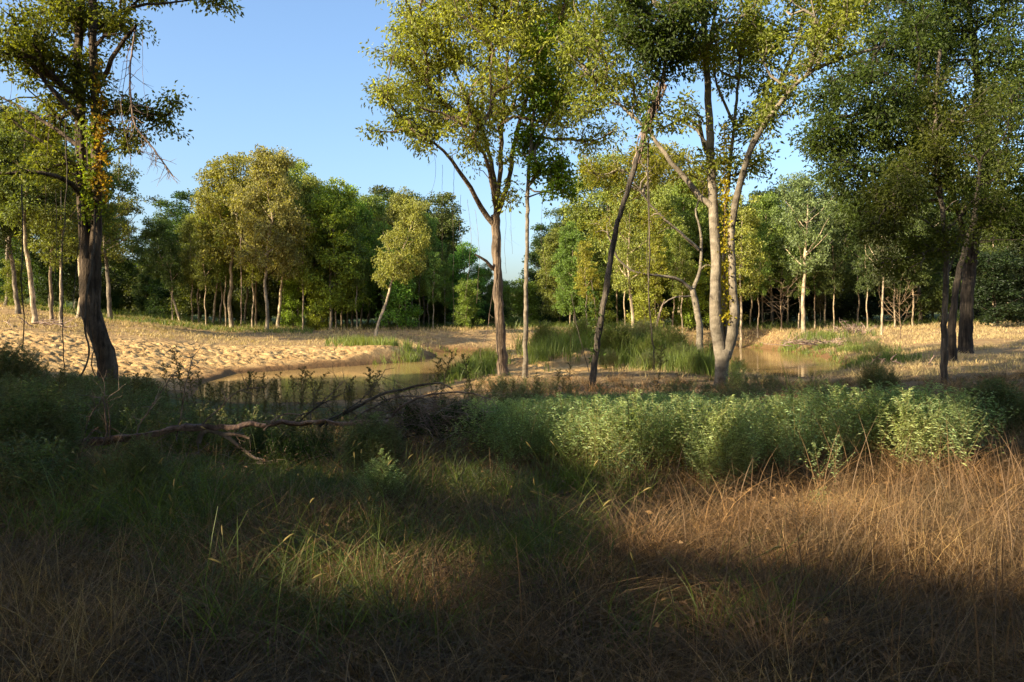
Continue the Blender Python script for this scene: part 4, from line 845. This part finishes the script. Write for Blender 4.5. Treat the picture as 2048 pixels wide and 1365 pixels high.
bush(60, 8.0, 90, 1.05, 90, WV, [M_stem, M_herb], 'weed_clump', 'big dark weed clump at the frame edge left of the fallen log', 'weed', 45)
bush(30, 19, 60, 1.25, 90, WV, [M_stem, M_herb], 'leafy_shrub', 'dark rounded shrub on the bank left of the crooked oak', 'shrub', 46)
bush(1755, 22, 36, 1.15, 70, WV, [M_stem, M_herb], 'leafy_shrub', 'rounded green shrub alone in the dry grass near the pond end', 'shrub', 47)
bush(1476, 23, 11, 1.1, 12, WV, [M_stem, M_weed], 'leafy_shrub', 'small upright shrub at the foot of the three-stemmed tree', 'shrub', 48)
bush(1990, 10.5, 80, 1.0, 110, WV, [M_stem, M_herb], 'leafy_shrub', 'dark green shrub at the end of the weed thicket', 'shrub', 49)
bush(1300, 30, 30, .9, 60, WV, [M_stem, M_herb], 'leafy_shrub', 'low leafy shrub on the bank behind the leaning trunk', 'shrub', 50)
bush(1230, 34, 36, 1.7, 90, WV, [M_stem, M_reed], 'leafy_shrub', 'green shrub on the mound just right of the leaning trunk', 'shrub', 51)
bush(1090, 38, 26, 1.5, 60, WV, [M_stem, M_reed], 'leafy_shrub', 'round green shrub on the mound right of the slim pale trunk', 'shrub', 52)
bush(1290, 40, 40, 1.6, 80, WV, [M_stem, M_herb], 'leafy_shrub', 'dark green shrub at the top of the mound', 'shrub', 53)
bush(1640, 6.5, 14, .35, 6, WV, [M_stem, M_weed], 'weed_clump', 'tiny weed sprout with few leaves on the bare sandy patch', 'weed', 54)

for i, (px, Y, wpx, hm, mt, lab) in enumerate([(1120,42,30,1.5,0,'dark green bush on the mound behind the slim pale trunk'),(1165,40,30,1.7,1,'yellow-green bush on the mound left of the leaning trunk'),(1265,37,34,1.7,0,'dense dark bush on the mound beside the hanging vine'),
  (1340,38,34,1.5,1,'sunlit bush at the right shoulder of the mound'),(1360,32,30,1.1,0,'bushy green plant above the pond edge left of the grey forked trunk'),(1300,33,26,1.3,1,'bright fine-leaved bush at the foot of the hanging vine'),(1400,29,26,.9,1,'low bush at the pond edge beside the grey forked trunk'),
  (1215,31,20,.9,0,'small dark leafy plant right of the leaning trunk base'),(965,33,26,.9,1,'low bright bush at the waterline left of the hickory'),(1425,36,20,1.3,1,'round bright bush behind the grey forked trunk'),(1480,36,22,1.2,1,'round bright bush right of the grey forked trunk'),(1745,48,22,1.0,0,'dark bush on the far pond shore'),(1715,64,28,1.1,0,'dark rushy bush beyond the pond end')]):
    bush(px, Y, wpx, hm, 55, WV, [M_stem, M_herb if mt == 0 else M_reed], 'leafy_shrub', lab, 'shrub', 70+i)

# tall seeded stalks, each one a plant
def stalk_mesh(seed, h=1.2):
    r = np.random.default_rng(seed); mb = MB(); t = np.linspace(0, 1, 8)[:, None]; l = r.normal(0, .07, 2); st = np.hstack([l[0]*t**2, l[1]*t**2, h*t]); mb.tube(st, np.linspace(.006, .003, 8), 4, 0)
    LP = []; LD = []
    for f in np.linspace(.15, 1, 90):
        b = np.array([l[0]*f*f, l[1]*f*f, h*f]); a = r.random()*6.28; LP.append(b); LD.append([cos(a), sin(a), r.uniform(-.2, .9)])
    nb = r.integers(5, 16)
    for i in range(nb):
        f = .6+.38*(i+.5)/nb; b = np.array([l[0]*f*f, l[1]*f*f, h*f]); a = i*2.4; L = .24*(1.15-f)*h+.03; tt = np.linspace(0, 1, 4)[:, None]
        q = b+np.hstack([cos(a)*L*tt, sin(a)*L*tt, L*(1.0*tt-.45*tt**2)]); mb.tube(q, .0025, 3, 0)
        for s in np.linspace(.2, 1, 7): LP.append(b+np.array([cos(a)*L*s, sin(a)*L*s, L*(1.0*s-.45*s*s)])); LD.append([r.normal(0, .6), r.normal(0, .6), 1])
    LP = np.array(LP); LD = np.array(LD); V, Q = leaf_quads(LP, LD, r.normal(0, 1, LP.shape), r.uniform(.03, .07, len(LP)), .02); mb.leaves(V, Q)
    return mb.build('seeded_stalk', [M_redstem, M_stalk], False)
M_stalk = leaf_mat('stalk_leaf', (.13, .115, .04), var=.5, trans=.3, gloss=.02)
SM = [stalk_mesh(600+i) for i in range(6)]
r = np.random.default_rng(8)
spots = [(372,15.5,735),(385,17,690),(430,15,760),(455,16,775),(478,14,765),(497,15,745),(505,16,770),(535,15,745),(540,16,742),(560,15,770),(598,15,742),(607,15.5,735),(636,15,740),(660,14,760),(690,15,775),(711,14,770),(741,14,735),(745,15,745),(785,15,770),(800,15,780),(826,14.5,770),(868,15,715),(873,15.5,700),(900,15,760),(957,16,705),
  (930,17,760),(1000,18,755),(1025,18,760),(1060,17,750),(1078,18,745),(1110,18,735),(1120,17,755),(1135,18,725),(1310,19,690),(1525,20,742),(1360,20,745),(15,18,700),(30,18,735),(60,18,735),(80,18,745),(5,17,720),(260,17,740),(290,16,745)]+[(int(q_[0]), q_[1], int(q_[2])) for q_ in zip(r.uniform(330, 930, 40), r.uniform(12, 18, 40), r.uniform(725, 815, 40))]+[(int(q_[0]), q_[1], int(q_[2])) for q_ in zip(r.uniform(0, 300, 14), r.uniform(13, 18, 14), r.uniform(725, 790, 14))]+[(int(q_[0]), q_[1], int(q_[2])) for q_ in zip(r.uniform(1070, 1345, 22), r.uniform(34, 46, 22), r.uniform(655, 690, 22))]
for i, (px, Y, top) in enumerate(spots):
    x = (px-CX)/F*Y; z = gz(x, Y); h = EYE-(top-HY)/F*Y-z; o = link('seeded_stalk', SM[i % 6], loc=(x, Y, z-.02)); s = h/1.2; o.scale = (s, s, s); o.rotation_euler = (r.normal(0, .13), r.normal(0, .13), r.random()*6.28)
    tag(o, 'thin dark seeded weed stalk standing against the pond on the shaded bank' if 300 < px < 930 else ('thin seeded weed stalk below the hickory and pale trunks' if 900 < px < 1200 else ('thin weed stalk by the crooked oak' if px < 300 else 'thin weed stalk near the three-stemmed tree' if px > 1350 or Y < 22 else 'tall spiky weed stalk growing on the green mound')), 'weed', 'seeded weed stalks on the pond bank')

# big-leaved grass clump in front of the pond
mb = MB(); b = np.array([*gpix(1590, 815, 0.0), 0]); b = np.array([(1592-CX)/F*12.5, 12.5, 0]); b[2] = gz(b[0], b[1])
for i, (px, py, bx) in enumerate([(1560,712,1590),(1572,730,1590),(1548,745,1590),(1640,735,1605),(1625,760,1605),(1650,752,1605),(1535,770,1590),(1580,760,1592),(1610,775,1600)]):
    tip = P(px, py, 12.5+(i % 3-1)*.3); s = b+[(bx-1592)/F*12.5, 0, 0]; mid = s*.45+tip*.55+[0, 0, .16]; q = smooth_path([s, (s+mid)/2+[0, 0, .1], mid, tip], .06)-b
    sd = np.array([.8, .6, 0]); wd = (.024*np.sin(np.linspace(.35, pi*.98, len(q)))**.8)[:, None]*.5
    V = np.stack([q-sd*wd, q+sd*wd], 1).reshape(-1, 3); ii_ = np.arange(len(q)-1)*2; mb.add(V, np.stack([ii_, ii_+1, ii_+3, ii_+2], 1), 0)
tag(link('reed_grass', mb.build('reed_grass', [M_reed]), loc=b), 'tall clump of broad green grass blades standing over the weeds before the pond', 'grass clump')

# ------------------------------------------------------------------ fallen wood
def limbpath(mb, pts, r0, r1, o, k=8, wob=.012, seed=0, m=0, step=.08, rough=.15):
    q = smooth_path([np.array(p) for p in pts], step, 0, seed); rr_ = np.random.default_rng(seed); n = len(q)
    w_ = np.cumsum(rr_.normal(0, 1, (n, 3)), 0); w_ -= np.linspace(0, 1, n)[:, None]*w_[-1]; q = q+w_*wob*.35; mb.tube(q-o, np.linspace(r0, r1, n), k, m, rough, seed); return q
def twiggy(mb, q, n, L, rad, o, r, m=0, up=.3, side=1.0):
    for i in range(n):
        b = q[r.integers(len(q)//5, len(q))]; d = nrm(r.normal(0, 1, 3)*[side, side*.7, .8]+[0, 0, up]); l = L*r.uniform(.4, 1.3); t = np.linspace(0, 1, 6)[:, None]
        c = b+d*l*t+r.normal(0, .06*l, 3)*t**2*2; c[1:-1] += r.normal(0, .02*l, (4, 3)); mb.tube(c-o, np.linspace(rad, rad*.3, 6), 4, m)
        if r.random() < .7:
            c2 = c[3]+nrm(d+r.normal(0, .7, 3))*l*.5*t; mb.tube(c2-o, np.linspace(rad*.6, rad*.2, 6), 3, m)
r = np.random.default_rng(21)
Y = 9.4; o = np.array([(300-CX)/F*Y, Y, gz((300-CX)/F*Y, Y)]); lg = bpy.data.objects.new('fallen_log', None); C.objects.link(lg); lg.location = o
tag(lg, 'long peeling reddish fallen log with broken branches lying in the shaded weeds', 'fallen log')
def PP(L, Y): return [P(a, b, Y+(c[0] if c else 0)) for a, b, *c in L]
mb = MB(); limbpath(mb, PP([(60,908,-.2),(130,904),(250,894),(330,884),(400,872),(470,868),(540,858),(620,856),(700,852),(790,846,.3)], Y), .050, .026, o, 12, .05, 1, rough=.6)
link('trunk', mb.build('trunk', [M_redwood]), lg, color=(1, 1, 1))
for i, (L, r0, r1) in enumerate([([(395,885),(405,866),(425,866),(455,882),(485,902),(522,920,-.2),(560,925,-.3)], .036, .014), ([(150,920),(165,895),(182,868),(198,855)], .03, .012), ([(440,870),(470,868),(500,878)], .03, .02),
   ([(270,940,-.6),(330,948,-.6),(400,951,-.6),(430,950,-.6),(470,965,-.6),(510,972,-.6)], .017, .008), ([(430,952,-.6),(455,938,-.6),(490,928,-.5),(530,928,-.5)], .012, .006),
   ([(212,880),(214,850),(208,810),(205,793)], .016, .008), ([(220,885),(218,840),(213,800)], .012, .006), ([(265,880),(285,840),(310,800),(340,755),(356,740)], .012, .005), ([(350,880),(362,820),(372,770),(385,715)], .012, .005),
   ([(405,850),(440,815),(480,782),(530,775)], .013, .006), ([(530,860),(545,840),(575,825),(600,830)], .016, .007), ([(395,885),(398,905),(392,925)], .012, .006), ([(160,890),(170,870),(180,835),(210,792)], .01, .004), ([(50,870),(60,850),(68,830)], .01, .005), ([(240,1,0)] if False else [(300,895),(330,870),(365,856)], .012, .005)]):
    mb = MB(); q = limbpath(mb, PP(L, Y), r0*.85, r1*.85, o, 7, .02, 30+i); twiggy(mb, q, 8, .26, .005, o, r); link('branch', mb.build('branch', [M_dead]), lg, color=(1, 1, 1))
Y = 10.2; o = np.array([(820-CX)/F*Y, Y, gz((820-CX)/F*Y, Y)]); bp_ = bpy.data.objects.new('brush_pile', None); C.objects.link(bp_); bp_.location = o
tag(bp_, 'tangled pile of thin dead grey branches beside the dark juniper bough', 'brush pile')
for i, (L, r0, r1) in enumerate([([(640,852),(700,826),(760,795),(830,775),(880,766),(905,778)], .028, .010), ([(780,850),(800,815),(860,790),(930,785),(985,800)], .018, .006), ([(700,845),(740,815),(800,792),(850,800),(900,830)], .015, .006),
   ([(650,850),(690,822),(735,790),(770,740)], .010, .004), ([(820,860),(830,830),(810,800),(790,792)], .014, .006), ([(870,870),(850,840),(830,800)], .012, .006), ([(760,860),(830,850),(900,862),(960,850)], .014, .006), ([(800,880),(850,868),(905,880),(920,870)], .010, .004),
   ([(580,840),(620,822),(660,790),(690,760)], .012, .004), ([(600,846),(640,812),(700,782)], .011, .004), ([(730,870),(780,838),(850,820),(930,828)], .012, .005)]):
    mb = MB(); q = limbpath(mb, PP(L, Y+r.uniform(-.3, .4)), r0, r1, o, 7, .02, 60+i); twiggy(mb, q, 13, .34, .0045, o, r); link('branch', mb.build('branch', [M_darkbark if i % 3 == 0 else M_dead]), bp_, color=(1, 1, 1))
mb = MB()
for i in range(230):
    c = P(r.uniform(740, 980), r.uniform(800, 890), Y+r.uniform(-.4, .5)); d = nrm(r.normal(0, 1, 3)*[1, .8, .5]); l = r.uniform(.15, .5); t = np.linspace(-1, 1, 5)[:, None]; q = c+d*l*t; q[:, 2] -= .15*l*t[:, 0]**2; mb.tube(q-o, .0035, 3)
link('twigs', mb.build('twigs', [M_dead]), bp_, color=(1, 1, 1))
o = P(940, 870, 10.4); o[2] = gz(o[0], o[1]); mb = MB()
for i in range(46):
    b = P(r.uniform(800, 985), r.uniform(835, 880), 10.4+r.uniform(-.3, .4)); d = nrm(np.array([r.normal(.35, .6), r.normal(-.1, .5), r.uniform(.05, .9)])); l = r.uniform(.2, .48); t = np.linspace(0, 1, 7)[:, None]
    q = b+d*l*t; mb.tube(q-o, np.linspace(.007, .002, 7), 4, 0); n_ = 110; f = r.random(n_); ps = b+d*l*f[:, None]
    V, Q = leaf_quads(ps-o+r.normal(0, .022, (n_, 3)), nrm(d+r.normal(0, .7, (n_, 3))), r.normal(0, 1, (n_, 3)), r.uniform(.03, .07, n_), .010); mb.leaves(V, Q)
jo = link('juniper_bough', mb.build('juniper_bough', [M_dead, M_juni], False), loc=o, color=(1, 1, 1)); tag(jo, 'dark green feathery juniper bough at the end of the brush pile', 'juniper bough')
for j, (px, Y, wpx) in enumerate([(520, 9.6, 70), (610, 9.0, 60)]):
    o = np.array([(px-CX)/F*Y, Y, 0]); o[2] = gz(o[0], Y); mb = MB()
    for i in range(26):
        b = o+[r.normal(0, wpx/F*Y*.6), r.normal(0, .2), r.uniform(0, .2)]; d = nrm(np.array([r.normal(0, .6), r.normal(-.2, .4), r.uniform(.2, 1)])); l = r.uniform(.15, .38); t = np.linspace(0, 1, 5)[:, None]
        mb.tube(b+d*l*t-o, np.linspace(.006, .002, 5), 4, 0); n_ = 90; ps = b+d*l*r.random(n_)[:, None]; V, Q = leaf_quads(ps-o+r.normal(0, .02, (n_, 3)), nrm(d+r.normal(0, .7, (n_, 3))), r.normal(0, 1, (n_, 3)), r.uniform(.03, .06, n_), .011); mb.leaves(V, Q)
    tag(link('juniper_bough', mb.build('juniper_bough', [M_dead, M_juni], False), loc=o, color=(1, 1, 1)), ['green feathery juniper sprig behind the bent branch of the log', 'olive juniper sprig below the red end of the log'][j], 'juniper bough')
# far brush pile and dead fallen branch on the right bank
def farbrush(px, Y, wpx, hm, n, name, label, seed):
    r = np.random.default_rng(seed); o = np.array([(px-CX)/F*Y, Y, 0]); o[2] = gz(o[0], Y); mb = MB(); W_ = wpx/F*Y
    for i in range(n):
        b = o+[r.normal(0, W_*.5), r.normal(0, .8), r.uniform(0, .3)]; a = r.choice([r.uniform(.1, .8), r.uniform(2.3, 3.0)]); l = W_*r.uniform(.25, .8); t = np.linspace(0, 1, 6)[:, None]
        q = b+np.hstack([cos(a)*l*t, r.normal(0, .3)*l*t, hm*sin(a)*(t*1.4-.6*t**2)*r.uniform(.4, 1)]); mb.tube(q-o, np.linspace(.05, .015, 6), 4); 
        for k in range(3): c = q[r.integers(1, 6)]; d = nrm(r.normal(0, 1, 3)+[0, 0, .5])*l*.4; mb.tube(c+d*t-o, np.linspace(.025, .008, 6), 3)
    tag(link(name, mb.build(name, [M_dead]), loc=o, color=(1, 1, 1)), label, 'brush pile')
farbrush(1650, 66, 75, 1.1, 34, 'brush_pile', 'long low heap of grey dead branches behind the pond end', 1)
farbrush(1710, 76, 38, 2.2, 50, 'brush_pile', 'upright grey heap of fine dead brush beside the slim pale trunk', 2)
farbrush(1785, 36, 26, 1.1, 7, 'brush_pile', 'small sparse heap of dead branches in the dry grass near the round shrub', 3)
farbrush(90, 54, 60, .9, 14, 'brush_pile', 'sparse dead branches lying at the foot of the pale trunks on the rise', 4)

# ------------------------------------------------------------------ hanging vines
def vine(L, Y, rad, label, seed, group=None, m=M_darkbark, fuzz=0):
    pts = [P(a, b, Y) for a, b in L]; o = pts[-1].copy(); mb = MB(); q = limbpath(mb, pts, rad, rad*.8, o, 6, .03, seed, step=.15); r = np.random.default_rng(seed)
    if fuzz: twiggy(mb, q, fuzz, .5, rad*.4, o, r, up=-.8, side=.6)
    tag(link('hanging_vine', mb.build('hanging_vine', [m]), loc=o, color=(1, 1, 1)), label, 'vine', group)
vine([(190,420),(187,520),(174,600),(172,660),(180,700),(172,735),(152,764)], 22.9, .035, 'thick vine crossing in front of the crooked oak trunk', 1)
vine([(178,640),(186,690),(196,720),(190,700),(183,730),(192,755)], 23.0, .022, 'twisted vine loop at the base of the crooked oak', 2)
vine([(131,240),(132,400),(128,520),(130,600),(129,700),(131,765)], 20.5, .014, 'straight thin vine hanging just left of the crooked oak', 3)
vine([(44,370),(46,480),(43,560),(46,640),(43,700)], 20.5, .018, 'wavy thicker vine hanging near the frame edge before the rise', 4)
vine([(112,380),(114,560),(113,640)], 22.5, .008, 'hair-thin vine beside the straight one left of the oak', 5)
vine([(160,400),(150,560),(146,600),(150,625),(165,634)], 22, .012, 'curving vine swinging left of the oak trunk', 6)
vine([(272,52),(263,110),(262,170),(270,240),(285,270),(310,300),(345,352)], 22.7, .028, 'dead drooping vine-covered bough hanging right of the oak', 7, m=M_dead, fuzz=60)
vine([(262,90),(250,160),(246,230),(262,300),(262,395)], 22.8, .010, 'thin trailing vine right of the oak', 8, m=M_dead, fuzz=10)
vine([(1297,270),(1296,380),(1300,480),(1298,560),(1303,650),(1308,740)], 23.8, .022, 'long dark vine hanging straight beside the leaning trunk', 9, fuzz=4)
vine([(1293,280),(1301,400),(1294,500),(1302,600),(1304,690)], 23.9, .011, 'thinner vine twined along the long dark hanging vine', 10)
vine([(1128,200),(1128,380),(1130,480),(1131,500)], 27, .009, 'thin vine hanging free right of the slim pale trunk', 11)
vine([(908,330),(907,480),(908,600),(907,655)], 28, .007, 'very thin straight vine hanging left of the hickory', 12)
vine([(1142,590),(1150,640),(1165,700),(1178,745)], 23.5, .012, 'wiry vine slanting down to the foot of the leaning trunk', 13)
vine([(1003,755),(997,700),(998,600),(1001,480)], 28.17, .016, 'dark vine climbing the shaggy hickory trunk', 14)
vine([(1330,600),(1318,640),(1312,680),(1310,700)], 40, .03, 'pale arched dead shoot drooping from the twisted tree', 15, m=M_dead)
vine([(990,545),(984,600),(975,660),(960,705)], 28.3, .008, 'wiry strands trailing from the hickory stub', 16, m=M_dead, fuzz=8)
vine([(482,470),(483,600),(482,655)], 80, .04, 'thin straight vine in front of the rounded olive crown', 17, m=M_dead)
r = np.random.default_rng(4)
mb = MB(); o = P(1290, 260, 24)
for i in range(26):                                # dry vine wrap on the leaning trunk
    a0 = r.random()*6.28; tt = np.linspace(0, 1, 16); f0 = r.uniform(0, .3); f1 = r.uniform(.6, 1.1); f = f0+(f1-f0)*tt; px = np.interp(f, [0, .25, .6, 1.1], [1330, 1318, 1298, 1272]); py = np.interp(f, [0, .25, .6, 1.1], [145, 185, 245, 330])
    q = np.array([P(a, b, 24) for a, b in zip(px, py)]); rr_ = .10+.05*r.random()+.05*np.sin(tt*9+i); q[:, 0] += rr_*np.cos(a0+tt*3); q[:, 1] += rr_*np.sin(a0+tt*3); mb.tube(q-o, .012, 4)
twiggy(mb, q, 26, .5, .008, o, r, up=-.2)
tag(link('vine_tangle', mb.build('vine_tangle', [M_dead]), loc=o, color=(1, 1, 1)), 'bundle of pale dry vine stems wrapped round the upper leaning trunk', 'vine')

r = np.random.default_rng(91)
for i in range(9):
    px = [868, 885, 922, 935, 950, 1010, 1022, 1085, 1150][i]; y0 = [300, 330, 390, 400, 420, 420, 400, 400, 400][i]; L = r.uniform(60, 220)
    vine([(px, y0), (px+r.normal(0, 5), y0+L*.5), (px+r.normal(0, 6), y0+L)], 28+r.uniform(-.6, .6), .005, 'hair-thin vine strand hanging free under the hickory crown', 50+i, group='strands under the hickory crown', m=M_dead, fuzz=3)
for i in range(7):
    px = [225, 240, 250, 285, 20, 75, 100][i]; y0 = [130, 200, 120, 60, 100, 180, 230][i]; L = r.uniform(90, 200)
    vine([(px, y0), (px+r.normal(0, 5), y0+L*.5), (px+r.normal(0, 6), y0+L)], 23+r.uniform(-.4, .4), .006, 'thin vine strand hanging among the branches of the crooked oak', 70+i, group='strands on the crooked oak', m=M_dead, fuzz=4)
def ivy(L, Y, rad, n, size, col, label):
    q = smooth_path([P(a, b, Y) for a, b in L], .1); o = q[-1].copy(); mb = MB(); mb.tube(q-o, .012, 5, 0); k = r.integers(0, len(q), n//5)
    c = np.repeat(q[k]+r.normal(0, rad, (len(k), 3)), 5, 0); c = c+r.normal(0, .06, c.shape); ax = r.normal(0, 1, c.shape); ax[:, 2] -= .6; nn = r.normal(0, .6, c.shape); nn[:, 1] -= 1
    V, Q = leaf_quads(c-o, ax, nn, size*r.uniform(.6, 1.2, len(c)), size*.7); mb.leaves(V, Q)
    tag(link('climbing_ivy', mb.build('climbing_ivy', [M_dead, M_leafnear], False), loc=o, color=col), label, 'ivy')
ivy([(1449,250),(1450,400),(1449,520),(1450,640)], 24.95, .09, 900, .10, (.42,.36,.03), 'yellow ivy climbing the thin middle stem of the forked grey tree')
ivy([(200,130),(203,230),(201,320),(204,400)], 23.3, .10, 420, .12, (.48,.30,.04), 'yellow and orange ivy leaves on the right stem of the crooked oak')
ivy([(172,250),(176,350),(178,440)], 23.2, .12, 400, .12, (.22,.28,.04), 'bright green ivy leaves between the stems of the crooked oak')
ivy([(1300,180),(1290,260),(1297,300)], 23.8, .14, 260, .12, (.10,.15,.03), 'green vine leaves hanging at the top of the leaning trunk')
ivy([(1183,560),(1192,640),(1186,720)], 24.0, .08, 170, .12, (.09,.14,.03), 'dark green climber leaves around the lower leaning trunk')
